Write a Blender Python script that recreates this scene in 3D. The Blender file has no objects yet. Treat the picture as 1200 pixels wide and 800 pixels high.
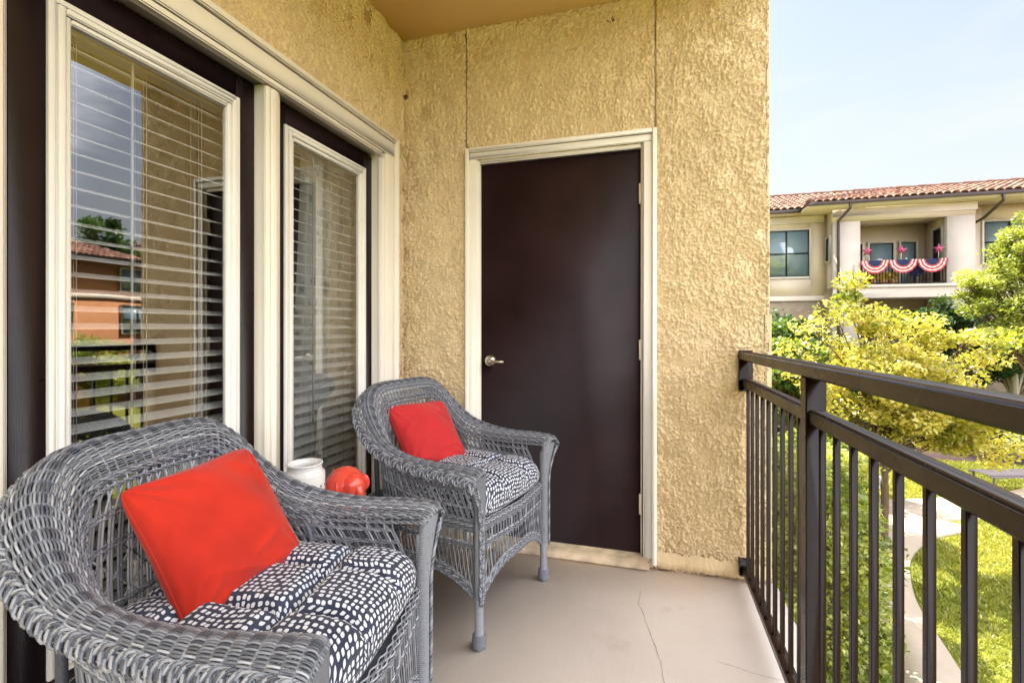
import bpy, math, random
import numpy as np
from mathutils import Vector, Matrix
R = math.radians
RNG = np.random.default_rng(7)
scene = bpy.context.scene
COL = scene.collection

# ------------------------------------------------------------------ mesh builder
class MB:
    def __init__(s):
        s.v = []; s.f = []; s.n = 0; s.mi = []; s.cur = 0; s.uv = None
    def add(s, verts, faces):
        verts = np.asarray(verts, float).reshape(-1, 3); faces = np.asarray(faces, int)
        s.v.append(verts); s.f.append(faces + s.n); s.mi.append(np.full(len(faces), s.cur)); s.n += len(verts)
        return s
    def box(s, x0, x1, y0, y1, z0, z1, M=None):
        v = np.array([(x, y, z) for z in (z0, z1) for y in (y0, y1) for x in (x0, x1)], float)
        if M is not None:
            v = np.array([tuple(M @ Vector(p)) for p in v])
        return s.add(v, [(0, 2, 3, 1), (4, 5, 7, 6), (0, 1, 5, 4), (2, 6, 7, 3), (0, 4, 6, 2), (1, 3, 7, 5)])
    def cbox(s, x0, x1, y0, y1, z0, z1, b=0.003, M=None):
        """box with chamfered edges"""
        b = min(b, (x1-x0)*.45, (y1-y0)*.45, (z1-z0)*.45)
        X = (x0, x0+b, x1-b, x1); Y = (y0, y0+b, y1-b, y1); Z = (z0, z0+b, z1-b, z1)
        V = []; idx = {}
        def vid(i, j, k):
            key = (i, j, k)
            if key not in idx:
                idx[key] = len(V); V.append((X[i], Y[j], Z[k]))
            return idx[key]
        F = []
        lo, hi = (1, 2), (1, 2)
        for a in (0, 3):
            F.append((vid(a,1,1), vid(a,2,1), vid(a,2,2), vid(a,1,2)) if a else (vid(a,1,1), vid(a,1,2), vid(a,2,2), vid(a,2,1)))
            F.append((vid(1,a,1), vid(1,a,2), vid(2,a,2), vid(2,a,1)) if a else (vid(1,a,1), vid(2,a,1), vid(2,a,2), vid(1,a,2)))
            F.append((vid(1,1,a), vid(2,1,a), vid(2,2,a), vid(1,2,a)) if a else (vid(1,1,a), vid(1,2,a), vid(2,2,a), vid(2,1,a)))
        q = lambda e: 1 if e == 0 else 2
        for a in (0, 3):
            for c in (0, 3):
                F.append((vid(a,q(c),1), vid(a,q(c),2), vid(q(a),c,2), vid(q(a),c,1)))
                F.append((vid(a,1,q(c)), vid(a,2,q(c)), vid(q(a),2,c), vid(q(a),1,c)))
                F.append((vid(1,a,q(c)), vid(2,a,q(c)), vid(2,q(a),c), vid(1,q(a),c)))
                for d in (0, 3):
                    F.append((vid(a,q(c),q(d)), vid(q(a),c,q(d)), vid(q(a),q(c),d), vid(q(a),q(c),d)))
        F = [tuple(f) for f in F]
        V = np.array(V)
        if M is not None:
            V = np.array([tuple(M @ Vector(p)) for p in V])
        return s.add(V, F)
    def grid(s, P, closeu=False, closev=False):
        """P [nu,nv,3]"""
        nu, nv = P.shape[:2]
        iu = np.arange(nu if closeu else nu-1); iv = np.arange(nv if closev else nv-1)
        a, b = np.meshgrid(iu, iv, indexing='ij')
        a2 = (a+1) % nu; b2 = (b+1) % nv
        F = np.stack([a*nv+b, a2*nv+b, a2*nv+b2, a*nv+b2], -1).reshape(-1, 4)
        return s.add(P.reshape(-1, 3), F)
    def tubes(s, P, r, sides=4, ref=None, caps=True):
        """P [n,m,3] batch of polylines, r scalar or [m] or [n,m]"""
        P = np.asarray(P, float)
        if P.ndim == 2: P = P[None]
        n, m = P.shape[:2]
        T = np.gradient(P, axis=1); T /= np.linalg.norm(T, axis=2, keepdims=True) + 1e-12
        if ref is None:
            rv = np.zeros_like(T); vert = np.abs(T[:, :, 2]).mean(1) > .8
            rv[:, :, 2] = 1.; rv[vert] = (1., 0.13, 0.)
        else:
            rv = np.broadcast_to(np.asarray(ref, float), T.shape)
        B = np.cross(T, rv); B /= np.linalg.norm(B, axis=2, keepdims=True) + 1e-12
        N = np.cross(B, T)
        r = np.asarray(r, float)
        r = np.broadcast_to(r, (n, m)) if r.ndim < 2 else r
        ang = np.arange(sides)*2*np.pi/sides + np.pi/4
        ring = (P[:, :, None] + r[:, :, None, None]*(np.cos(ang)[None, None, :, None]*B[:, :, None] + np.sin(ang)[None, None, :, None]*N[:, :, None]))
        base = np.arange(n)[:, None, None]*m*sides
        i = np.arange(m-1)[None, :, None]; k = np.arange(sides)[None, None, :]
        k2 = (k+1) % sides
        F = np.stack([base+i*sides+k, base+i*sides+k2, base+(i+1)*sides+k2, base+(i+1)*sides+k], -1).reshape(-1, 4)
        s.add(ring.reshape(-1, 3), F)
        if caps and sides == 4:
            b = (np.arange(n)*m*sides)[:, None] + np.arange(4)[None, ::-1]
            e = (np.arange(n)*m*sides + (m-1)*sides)[:, None] + np.arange(4)[None]
            s.f.append(np.concatenate([b, e]) + s.n - n*m*sides); s.mi.append(np.full(2*n, s.cur))
        elif caps:
            V = np.concatenate([P[:, 0], P[:, -1]]); st = s.n
            off = s.n - n*m*sides
            FF = []
            for j in range(n):
                for kk in range(sides):
                    kk2 = (kk+1) % sides; o = off + j*m*sides
                    FF.append((st+j, o+kk2, o+kk, o+kk)); o2 = o+(m-1)*sides
                    FF.append((st+n+j, o2+kk, o2+kk2, o2+kk2))
            s.v.append(V); s.n += len(V); s.f.append(np.array(FF)); s.mi.append(np.full(len(FF), s.cur))
        return s
    def lathe(s, prof, seg=24, M=None, c=(0, 0, 0)):
        prof = np.array(prof, float); a = np.arange(seg)*2*np.pi/seg
        P = np.stack([prof[:, None, 0]*np.cos(a), prof[:, None, 0]*np.sin(a), np.broadcast_to(prof[:, None, 1], (len(prof), seg))], -1)
        if M is not None:
            sh = P.shape; P = np.array([tuple(M @ Vector(p)) for p in P.reshape(-1, 3)]).reshape(sh)
        return s.grid(P + np.array(c), closev=True)
    def prism(s, poly, z0, z1):
        n = len(poly)
        v = [(x, y, z0) for x, y in poly] + [(x, y, z1) for x, y in poly]
        # fan faces written as padded quads
        F = [(0, i+1, i, i) for i in range(1, n-1)] + [(n, n+i, n+i+1, n+i+1) for i in range(1, n-1)]
        F += [(i, (i+1) % n, n+(i+1) % n, n+i) for i in range(n)]
        return s.add(v, F)
    def build(s, name, mat, parent=None, smooth=False, attr=None):
        V = np.concatenate(s.v); F = np.concatenate(s.f); MI = np.concatenate(s.mi)
        tri = F[:, 2] == F[:, 3]
        ln = np.where(tri, 3, 4); st = np.concatenate([[0], np.cumsum(ln)[:-1]])
        keep = np.ones(F.shape, bool); keep[tri, 3] = False
        me = bpy.data.meshes.new(name)
        me.vertices.add(len(V)); me.vertices.foreach_set('co', V.ravel().astype(np.float32))
        me.loops.add(int(ln.sum())); me.loops.foreach_set('vertex_index', F[keep].astype(np.int32))
        me.polygons.add(len(F)); me.polygons.foreach_set('loop_start', st.astype(np.int32)); 
        me.polygons.foreach_set('material_index', MI.astype(np.int32))
        if smooth: me.polygons.foreach_set('use_smooth', np.ones(len(F), bool))
        for m in (mat if isinstance(mat, (list, tuple)) else [mat]): me.materials.append(m)
        if s.uv is not None:
            uvl = me.uv_layers.new(name='UVMap'); uvl.data.foreach_set('uv', np.asarray(s.uv, np.float32)[F[keep]].ravel())
        if attr is not None:
            at_ = me.attributes.new('tone', 'FLOAT', 'POINT'); at_.data.foreach_set('value', np.asarray(attr, np.float32))
        me.update(calc_edges=True); me.validate()
        o = bpy.data.objects.new(name, me); COL.objects.link(o)
        if parent is not None: o.parent = parent
        return o

def tag(o, label=None, cat=None, group=None, kind=None):
    if label: o['label'] = label
    if cat: o['category'] = cat
    if group: o['group'] = group
    if kind: o['kind'] = kind
    return o
def empty(name, loc=(0, 0, 0), rz=0, label=None, cat=None, group=None):
    o = bpy.data.objects.new(name, None); COL.objects.link(o)
    o.location = loc; o.rotation_euler = (0, 0, rz); o.empty_display_size = .1
    return tag(o, label, cat, group)
def copy_tree(o, parent=None):
    c = o.copy(); COL.objects.link(c); c.parent = parent
    for ch in list(o.children): copy_tree(ch, c)
    return c

# ------------------------------------------------------------------ materials
def new_mat(name):
    m = bpy.data.materials.new(name); m.use_nodes = True
    nt = m.node_tree; b = nt.nodes['Principled BSDF']
    return m, nt, b
def N(nt, typ, **kw):
    n = nt.nodes.new(typ)
    for k, v in kw.items():
        if k.startswith('in_'): n.inputs[k[3:].replace('_', ' ')].default_value = v
        else: setattr(n, k, v)
    return n
def L(nt, a, b): nt.links.new(a, b)
def coords(nt, kind='Object', scale=(1, 1, 1)):
    tc = N(nt, 'ShaderNodeTexCoord'); mp = N(nt, 'ShaderNodeMapping'); mp.inputs['Scale'].default_value = scale
    L(nt, tc.outputs[kind], mp.inputs['Vector']); return mp.outputs['Vector']
def ramp(nt, fac, stops):
    r = N(nt, 'ShaderNodeValToRGB'); el = r.color_ramp.elements
    el[0].position, el[0].color = stops[0][0], (*stops[0][1], 1)
    el[1].position, el[1].color = stops[-1][0], (*stops[-1][1], 1)
    for p, c in stops[1:-1]:
        e = el.new(p); e.color = (*c, 1)
    L(nt, fac, r.inputs['Fac']); return r.outputs['Color']
def math_(nt, op, a, b=None, c=None):
    n = N(nt, 'ShaderNodeMath', operation=op)
    for i, x in enumerate((a, b, c)):
        if x is None: continue
        if isinstance(x, (int, float)): n.inputs[i].default_value = x
        else: L(nt, x, n.inputs[i])
    return n.outputs[0]
def mixc(nt, fac, a, b, mode='MIX'):
    n = N(nt, 'ShaderNodeMix', data_type='RGBA', blend_type=mode)
    for sock, x in ((n.inputs[0], fac), (n.inputs[6], a), (n.inputs[7], b)):
        if isinstance(x, (int, float)): sock.default_value = x
        elif isinstance(x, tuple): sock.default_value = (*x, 1)
        else: L(nt, x, sock)
    return n.outputs[2]
def bump(nt, b, h, strength=.5, dist=.01, prev=None):
    n = N(nt, 'ShaderNodeBump'); n.inputs['Strength'].default_value = strength; n.inputs['Distance'].default_value = dist
    L(nt, h, n.inputs['Height'])
    if prev is not None: L(nt, prev, n.inputs['Normal'])
    L(nt, n.outputs[0], b.inputs['Normal']); return n.outputs[0]
def noise(nt, vec, scale, detail=4, rough=.5, dist=0):
    n = N(nt, 'ShaderNodeTexNoise'); n.inputs['Scale'].default_value = scale; n.inputs['Detail'].default_value = detail
    n.inputs['Roughness'].default_value = rough; n.inputs['Distortion'].default_value = dist
    L(nt, vec, n.inputs['Vector']); return n.outputs['Fac']

def paint(name, col, rough=.4, var=.12, nscale=6, bs=.08, fine=120, spec=.5, streak=None):
    m, nt, b = new_mat(name); v = coords(nt)
    f = noise(nt, v, nscale, 5)
    c2 = tuple(min(1, x*(1+var)) for x in col); c1 = tuple(x*(1-var) for x in col)
    c = ramp(nt, f, [(.3, c1), (.7, c2)]); L(nt, c, b.inputs['Base Color'])
    b.inputs['Roughness'].default_value = rough; b.inputs['Specular IOR Level'].default_value = spec
    r = math_(nt, 'MULTIPLY_ADD', noise(nt, v, nscale*3, 4), .3, rough-.15); L(nt, r, b.inputs['Roughness'])
    bump(nt, b, noise(nt, coords(nt, 'Object', streak or (1, 1, 1)), fine, 4), bs, .002)
    return m

def stucco(name, col, strength=1., sc=1.):
    m, nt, b = new_mat(name)
    v = coords(nt)
    n2 = noise(nt, v, 260, 4, .65)
    big = noise(nt, v, 1.3, 5, .6)
    dk = tuple(x*.84 for x in col); lt = tuple(min(1, x*1.08) for x in col)
    c = ramp(nt, big, [(.3, dk), (.5, col), (.75, lt)])
    c = mixc(nt, .5, c, ramp(nt, noise(nt, v, 90, 4, .7), [(.3, tuple(x*.72 for x in col)), (.7, tuple(min(1, x*1.15) for x in col))]))
    L(nt, c, b.inputs['Base Color']); b.inputs['Roughness'].default_value = .85; b.inputs['Specular IOR Level'].default_value = .25
    bump(nt, b, n2, .35, .003)
    return m
def relief(nu, nv, px, seed, amp=.0088):
    """hand thrown stucco height field: short vertical wrinkles, from band limited noise (px = metres per cell)"""
    r_ = np.random.default_rng(seed); fu = np.fft.fftfreq(nu, px)[:, None]; fv = np.fft.fftfreq(nv, px)[None]
    def band_(cu, cv, w_=.55):
        k = np.sqrt((fu/cu)**2+(fv/cv)**2); F = np.exp(-((k-1)/w_)**2)*(k > 0)
        f = np.fft.ifft2(np.fft.fft2(r_.normal(size=(nu, nv)))*F).real; return f/f.std()
    a_ = band_(70, 30, .4); b_ = band_(30, 16, .5); c_ = band_(95, 70, .3); d_ = band_(6, 5)
    ridge = 1-1.25*np.abs(a_+.3*b_); ridge = np.clip(ridge, -.6, 1)
    return amp*(ridge*.9+.15*b_+.22*c_+.35*d_)
def relief_sheet(o, U, Vd, Nd, nu_len, nv_len, holes, mat, name, parent, seed, px=.0044):
    nu, nv = int(nu_len/px)+1, int(nv_len/px)+1; H = relief(nu, nv, px, seed)
    uu = np.linspace(0, nu_len, nu); vv = np.linspace(0, nv_len, nv); Ug, Vg = np.meshgrid(uu, vv, indexing='ij')
    edge = np.minimum(np.minimum(Ug, nu_len-Ug), np.minimum(Vg, nv_len-Vg)); 
    P = np.array(o)+Ug[..., None]*np.array(U)+Vg[..., None]*np.array(Vd)+(H+.004)[..., None]*np.array(Nd)
    keep = np.ones((nu-1, nv-1), bool); cu = (uu[1:]+uu[:-1])/2; cv = (vv[1:]+vv[:-1])/2
    for (a0, a1, b0, b1) in holes: keep &= ~((cu[:, None] > a0) & (cu[:, None] < a1) & (cv[None] > b0) & (cv[None] < b1))
    I, J = np.nonzero(keep); F = np.stack([I*nv+J, (I+1)*nv+J, (I+1)*nv+J+1, I*nv+J+1], -1)
    mb = MB(); mb.add(P.reshape(-1, 3), F); return mb.build(name, mat, parent, True)

M = {}
WALLC = (.79, .615, .375)
M['stucco'] = stucco('stucco', WALLC)
M['ceil'] = paint('ceiling_paint', (.96, .74, .35), .8, .05, 2, .1, 60)
M['smoothwall'] = paint('smooth_render', (.58, .47, .29), .85, .08, 2, .15, 40)
M['trim'] = paint('cream_trim', (.84, .775, .665), .45, .06, 2, .05, 60)
M['dark'] = paint('dark_door_paint', (.016, .008, .010), .33, .3, 5, .25, 300, streak=(1, 1, .12), spec=.35)
M['lite'] = paint('white_lite_frame', (.86, .83, .77), .35, .05, 6, .06)
M['rail'] = paint('bronze_rail_paint', (.014, .0058, .0032), .27, .12, 3, .03, 500, spec=.22)
M['blind'] = paint('blind_vinyl', (.90, .90, .88), .45, .03, 8, .02)
M['cord'] = paint('blind_cord', (.72, .70, .65), .7, .03)
M['nickel'] = paint('satin_nickel', (.60, .55, .47), .32, .05); M['nickel'].node_tree.nodes['Principled BSDF'].inputs['Metallic'].default_value = 1
M['joint'] = paint('joint_bead', (.40, .30, .19), .8, .1)  # brown bead of the control joints in the end wall
M['rust'] = paint('rust', (.10, .045, .02), .8, .4, 90)
M['ceramic'] = paint('white_ceramic', (.80, .78, .76), .25, .04, 30, .1, 60)
M['ceramic_hole'] = paint('ceramic_hole', (.10, .08, .09), .6, .1)
M['wire'] = paint('wire_handle', (.10, .09, .09), .4, .1)
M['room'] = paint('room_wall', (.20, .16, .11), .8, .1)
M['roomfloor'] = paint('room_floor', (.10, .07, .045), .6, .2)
M['footpaint'] = paint('foot_paint', (.075, .08, .095), .45, .3, 60, .3, 200)

# storage door: dark semigloss with scuffs
def door_mat():
    m, nt, b = new_mat('storage_door_paint'); v = coords(nt)
    f = noise(nt, v, 2.2, 4, .6)
    c = ramp(nt, f, [(.3, (.011, .004, .0036)), (.7, (.026, .0105, .0125))])
    vo = N(nt, 'ShaderNodeTexVoronoi'); vo.inputs['Scale'].default_value = 9; L(nt, v, vo.inputs['Vector'])
    spot = math_(nt, 'LESS_THAN', vo.outputs['Distance'], .035)
    wn = math_(nt, 'GREATER_THAN', noise(nt, v, 3.1, 1), .60)
    c = mixc(nt, math_(nt, 'MULTIPLY', math_(nt, 'MULTIPLY', spot, wn), .5), c, (.2, .16, .13))
    sc_ = noise(nt, coords(nt, 'Object', (14, 1, 130)), 1.0, 4, .6); sm = noise(nt, v, 2.6, 3); scr = math_(nt, 'MULTIPLY', math_(nt, 'GREATER_THAN', sc_, .70), math_(nt, 'GREATER_THAN', sm, .56))
    c = mixc(nt, math_(nt, 'MULTIPLY', scr, .35), c, (.11, .075, .06))
    L(nt, c, b.inputs['Base Color'])
    L(nt, math_(nt, 'MULTIPLY_ADD', noise(nt, v, 3, 5, .65), .32, .24), b.inputs['Roughness'])
    b.inputs['Specular IOR Level'].default_value = .22
    bump(nt, b, noise(nt, coords(nt, 'Object', (1, 1, .3)), 90, 4), .10, .002)
    return m
M['sdoor'] = door_mat()

def glass_mat(name, ior=1.9, tint=(.97, .99, .98)):
    m, nt, b = new_mat(name); nt.nodes.remove(b); out = nt.nodes['Material Output']
    tr = N(nt, 'ShaderNodeBsdfTransparent'); tr.inputs[0].default_value = (*tint, 1)
    gl = N(nt, 'ShaderNodeBsdfGlossy'); gl.inputs['Roughness'].default_value = 0.0; gl.inputs[0].default_value = (1, 1, 1, 1)
    fr = N(nt, 'ShaderNodeFresnel'); fr.inputs['IOR'].default_value = ior
    v = coords(nt)
    bp = N(nt, 'ShaderNodeBump'); bp.inputs['Strength'].default_value = .03; bp.inputs['Distance'].default_value = .01
    L(nt, noise(nt, v, 2.5, 2), bp.inputs['Height']); L(nt, bp.outputs[0], gl.inputs['Normal'])
    mx = N(nt, 'ShaderNodeMixShader'); L(nt, math_(nt, 'MULTIPLY_ADD', fr.outputs[0], .62, .19), mx.inputs[0]); L(nt, tr.outputs[0], mx.inputs[1]); L(nt, gl.outputs[0], mx.inputs[2])
    L(nt, mx.outputs[0], out.inputs[0]); return m
M['glass'] = glass_mat('window_glass')
def dark_glass():
    m, nt, b = new_mat('far_window_glass'); b.inputs['Base Color'].default_value = (.22, .31, .36, 1); b.inputs['Roughness'].default_value = .05
    b.inputs['IOR'].default_value = 2.2
    v = coords(nt); bump(nt, b, noise(nt, v, 1.2, 2), .05, .02); return m
M['farglass'] = dark_glass()
M['farblind'] = paint('far_window_blind', (.35, .48, .52), .3, .06)

def concrete(name, col, crack=False, sc=1):
    m, nt, b = new_mat(name); v = coords(nt)
    f = noise(nt, v, 1.6*sc, 6, .65); c = ramp(nt, f, [(.25, tuple(x*.80 for x in col)), (.5, col), (.75, tuple(min(1, x*1.10) for x in col))])
    g = noise(nt, v, 240*sc, 3, .7); c = mixc(nt, .35, c, ramp(nt, g, [(.3, tuple(x*.7 for x in col)), (.7, tuple(min(1, x*1.2) for x in col))]))
    L(nt, c, b.inputs['Base Color']); b.inputs['Roughness'].default_value = .6
    L(nt, math_(nt, 'MULTIPLY_ADD', noise(nt, v, 5, 4), .3, .42), b.inputs['Roughness'])
    return m, nt, b, v, c
def floor_mat():
    m, nt, b, v, c = concrete('balcony_floor_paint', (.80, .70, .62))
    # brush strokes, faint, plus stains, plus one wandering crack
    st = noise(nt, coords(nt, 'Object', (1, .06, 1)), 160, 3, .6)
    zone = ramp(nt, noise(nt, v, 2.3, 3), [(.45, (0, 0, 0)), (.62, (1, 1, 1))])
    c = mixc(nt, math_(nt, 'MULTIPLY', zone, .30), c, ramp(nt, st, [(.35, (.68, .60, .54)), (.65, (.85, .78, .72))]))
    stain = ramp(nt, noise(nt, v, 3.7, 6, .7), [(.60, (0, 0, 0)), (.72, (1, 1, 1))])
    c = mixc(nt, math_(nt, 'MULTIPLY', stain, .34), c, (.42, .35, .29))
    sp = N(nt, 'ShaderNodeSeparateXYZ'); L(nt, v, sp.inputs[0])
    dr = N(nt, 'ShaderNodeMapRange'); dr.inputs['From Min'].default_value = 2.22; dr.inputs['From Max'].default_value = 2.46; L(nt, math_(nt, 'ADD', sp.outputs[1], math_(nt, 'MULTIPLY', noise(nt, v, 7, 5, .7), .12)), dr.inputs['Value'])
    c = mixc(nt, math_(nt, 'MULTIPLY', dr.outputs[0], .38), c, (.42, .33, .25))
    speck = math_(nt, 'GREATER_THAN', noise(nt, v, 70, 2), .74)
    c = mixc(nt, math_(nt, 'MULTIPLY', speck, .5), c, (.26, .20, .15))
    L(nt, c, b.inputs['Base Color'])
    h = math_(nt, 'ADD', math_(nt, 'MULTIPLY', noise(nt, v, 160, 4), .5), math_(nt, 'MULTIPLY', math_(nt, 'MULTIPLY', st, zone), .6))
    bump(nt, b, h, .22, .003)
    return m
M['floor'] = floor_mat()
M['crack'] = paint('crack_line', (.46, .39, .34), .9, .3, 40)
m, nt, b, v, c = concrete('sidewalk_concrete', (.50, .41, .32)); L(nt, c, b.inputs['Base Color']); bump(nt, b, noise(nt, v, 30, 4), .2, .01); M['path'] = m

def wicker_mat(name='wicker_paint'):
    m, nt, b = new_mat(name); v = coords(nt)
    a = N(nt, 'ShaderNodeAttribute'); a.attribute_name = 'tone'
    c = ramp(nt, a.outputs['Fac'], [(0., (.055, .062, .084)), (.5, (.205, .220, .258)), (1., (.58, .60, .65))])
    w = ramp(nt, noise(nt, v, 55, 4, .7), [(.54, (0, 0, 0)), (.70, (1, 1, 1))])
    c = mixc(nt, math_(nt, 'MULTIPLY', w, .40), c, (.14, .10, .07))
    w2 = ramp(nt, noise(nt, v, 300, 2, .6), [(.6, (0, 0, 0)), (.75, (1, 1, 1))])
    c = mixc(nt, math_(nt, 'MULTIPLY', w2, .35), c, (.36, .36, .37))
    L(nt, c, b.inputs['Base Color']); b.inputs['Roughness'].default_value = .5
    bump(nt, b, noise(nt, v, 500, 3), .15, .001)
    return m
M['wicker'] = wicker_mat()
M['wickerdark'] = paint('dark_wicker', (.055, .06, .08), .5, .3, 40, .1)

def cushion_mat():
    m, nt, b = new_mat('spotted_cushion_fabric'); tc = N(nt, 'ShaderNodeTexCoord')
    wp = N(nt, 'ShaderNodeTexNoise'); wp.inputs['Scale'].default_value = 9; wp.inputs['Detail'].default_value = 1; L(nt, tc.outputs['UV'], wp.inputs['Vector'])
    vm = N(nt, 'ShaderNodeVectorMath', operation='MULTIPLY_ADD'); L(nt, wp.outputs['Color'], vm.inputs[0]); vm.inputs[1].default_value = (.03, .03, 0); L(nt, tc.outputs['UV'], vm.inputs[2])
    vo = N(nt, 'ShaderNodeTexVoronoi'); vo.feature = 'F1'; vo.distance = 'MINKOWSKI'; vo.voronoi_dimensions = '2D'; vo.inputs['Scale'].default_value = 64; vo.inputs['Randomness'].default_value = .34; vo.inputs['Exponent'].default_value = 3.0
    L(nt, vm.outputs[0], vo.inputs['Vector'])
    wob = noise(nt, tc.outputs['UV'], 90, 2)
    k = ramp(nt, math_(nt, 'ADD', vo.outputs['Distance'], math_(nt, 'MULTIPLY', math_(nt, 'SUBTRACT', wob, .5), .22)), [(.275, (1, 1, 1)), (.335, (0, 0, 0))])
    base = ramp(nt, noise(nt, tc.outputs['UV'], 14, 3), [(.35, (.022, .028, .060)), (.65, (.042, .050, .088))])
    c = mixc(nt, k, base, (.74, .77, .85))
    L(nt, c, b.inputs['Base Color']); b.inputs['Roughness'].default_value = .85; b.inputs['Sheen Weight'].default_value = .1
    v = coords(nt); bump(nt, b, noise(nt, v, 700, 2), .15, .001)
    return m
M['cushion'] = cushion_mat()
def fabric(name, col, dk):
    m, nt, b = new_mat(name); v = coords(nt)
    L(nt, ramp(nt, noise(nt, v, 7, 3), [(.3, dk), (.7, col)]), b.inputs['Base Color']); b.inputs['Roughness'].default_value = .8
    b.inputs['Sheen Weight'].default_value = .15; b.inputs['Specular IOR Level'].default_value = .2
    w = N(nt, 'ShaderNodeTexWave'); w.inputs['Scale'].default_value = 160; w.inputs['Distortion'].default_value = 1.; L(nt, v, w.inputs['Vector'])
    n1 = bump(nt, b, w.outputs['Fac'], .08, .001)
    bump(nt, b, noise(nt, coords(nt, 'Object', (1, 1, 3)), 6, 2, .45, .4), .22, .02, n1)
    return m
M['orange'] = fabric('orange_red_fabric', (.60, .030, .013), (.44, .020, .009))
M['red'] = fabric('coral_red_fabric', (.60, .032, .034), (.48, .022, .026))
def curtain_mat():
    m, nt, b = new_mat('curtain_fabric'); v = coords(nt, 'Object', (1, 1, .6))
    vo = N(nt, 'ShaderNodeTexVoronoi'); vo.inputs['Scale'].default_value = 17; L(nt, v, vo.inputs['Vector'])
    k = ramp(nt, vo.outputs['Distance'], [(.28, (1, 1, 1)), (.42, (0, 0, 0))]); k2 = ramp(nt, noise(nt, v, 22, 2), [(.45, (0, 0, 0)), (.55, (1, 1, 1))])
    c = mixc(nt, math_(nt, 'MULTIPLY', math_(nt, 'MULTIPLY', k, k2), .6), (.93, .93, .92), (.22, .27, .34)); L(nt, c, b.inputs['Base Color']); b.inputs['Roughness'].default_value = .9
    return m
M['curtain'] = curtain_mat()
def coral_mat():
    m, nt, b = new_mat('coral_glaze'); v = coords(nt)
    L(nt, ramp(nt, noise(nt, v, 20, 3), [(.3, (.72, .05, .03)), (.7, (.82, .10, .055))]), b.inputs['Base Color']); b.inputs['Roughness'].default_value = .25
    b.inputs['Coat Weight'].default_value = .3; bump(nt, b, noise(nt, v, 45, 3), .12, .004); return m
M['coral'] = coral_mat()

def leaf_mat(name, dark, mid, light, trans=.35, tcol=None):
    m, nt, b = new_mat(name); out = nt.nodes['Material Output']; nt.nodes.remove(b)
    a = N(nt, 'ShaderNodeAttribute'); a.attribute_name = 'tone'
    c = ramp(nt, a.outputs['Fac'], [(0, dark), (.5, mid), (1, light)])
    d = N(nt, 'ShaderNodeBsdfDiffuse'); L(nt, c, d.inputs[0])
    t = N(nt, 'ShaderNodeBsdfTranslucent'); tc_ = mixc(nt, 1., c, tcol or (1.6, 1.7, .6), 'MULTIPLY'); L(nt, tc_, t.inputs[0])
    g = N(nt, 'ShaderNodeBsdfGlossy'); g.inputs['Roughness'].default_value = .45; g.inputs[0].default_value = (.8, .8, .8, 1)
    m1 = N(nt, 'ShaderNodeMixShader'); m1.inputs[0].default_value = trans; L(nt, d.outputs[0], m1.inputs[1]); L(nt, t.outputs[0], m1.inputs[2])
    m2 = N(nt, 'ShaderNodeMixShader'); m2.inputs[0].default_value = .05; L(nt, m1.outputs[0], m2.inputs[1]); L(nt, g.outputs[0], m2.inputs[2])
    L(nt, m2.outputs[0], out.inputs[0]); return m
M['leaf_yellow'] = leaf_mat('yellow_leaves', (.13, .21, .03), (.52, .455, .10), (.82, .70, .30))
M['leaf_lime'] = leaf_mat('lime_leaves', (.10, .16, .025), (.34, .38, .08), (.68, .66, .26))
M['leaf_green'] = leaf_mat('dark_green_leaves', (.012, .038, .012), (.035, .085, .025), (.09, .16, .045))
M['leaf_mid'] = leaf_mat('mid_green_leaves', (.03, .075, .015), (.09, .17, .03), (.30, .36, .06))
M['leaf_gold'] = leaf_mat('gold_leaves', (.10, .12, .02), (.42, .34, .045), (.72, .50, .10))
M['grass'] = leaf_mat('grass_blades', (.11, .16, .02), (.33, .33, .06), (.56, .50, .14), .3)
def bark(name, col):
    m, nt, b = new_mat(name); v = coords(nt, 'Object', (1, 1, .25))
    f = noise(nt, v, 18, 5, .7); L(nt, ramp(nt, f, [(.3, tuple(x*.5 for x in col)), (.7, col)]), b.inputs['Base Color']); b.inputs['Roughness'].default_value = .9
    bump(nt, b, f, .6, .02); return m
M['bark'] = bark('brown_bark', (.20, .14, .09)); M['palebark'] = bark('pale_bark', (.50, .46, .40))
def lawn_mat():
    m, nt, b = new_mat('lawn_soil_and_turf'); v = coords(nt)
    f = noise(nt, v, 1.1, 6, .7); g = noise(nt, v, 40, 4, .8)
    c = ramp(nt, f, [(.3, (.11, .14, .022)), (.5, (.24, .25, .04)), (.7, (.38, .34, .07))])
    c = mixc(nt, .5, c, ramp(nt, g, [(.3, (.06, .10, .015)), (.7, (.36, .37, .08))])); L(nt, c, b.inputs['Base Color'])
    b.inputs['Roughness'].default_value = .95; b.inputs['Specular IOR Level'].default_value = .1
    bump(nt, b, g, .8, .03); return m
M['lawn'] = lawn_mat()
def mulch_mat():
    m, nt, b = new_mat('mulch'); v = coords(nt); g = noise(nt, v, 25, 4, .8)
    L(nt, ramp(nt, g, [(.3, (.05, .03, .03)), (.7, (.20, .13, .12))]), b.inputs['Base Color']); b.inputs['Roughness'].default_value = 1; bump(nt, b, g, 1, .05); return m
M['mulch'] = mulch_mat()
def tile_mat():
    m, nt, b = new_mat('clay_roof_tiles')
    a = N(nt, 'ShaderNodeAttribute'); a.attribute_name = 'tone'
    c = ramp(nt, a.outputs['Fac'], [(0, (.12, .055, .04)), (.35, (.27, .125, .085)), (.7, (.38, .19, .13)), (1, (.50, .31, .23))])
    v = coords(nt); c = mixc(nt, .25, c, ramp(nt, noise(nt, v, 9, 4), [(.3, (.15, .08, .05)), (.7, (.55, .30, .2))]))
    L(nt, c, b.inputs['Base Color']); b.inputs['Roughness'].default_value = .8; return m
M['tiles'] = tile_mat()
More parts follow.
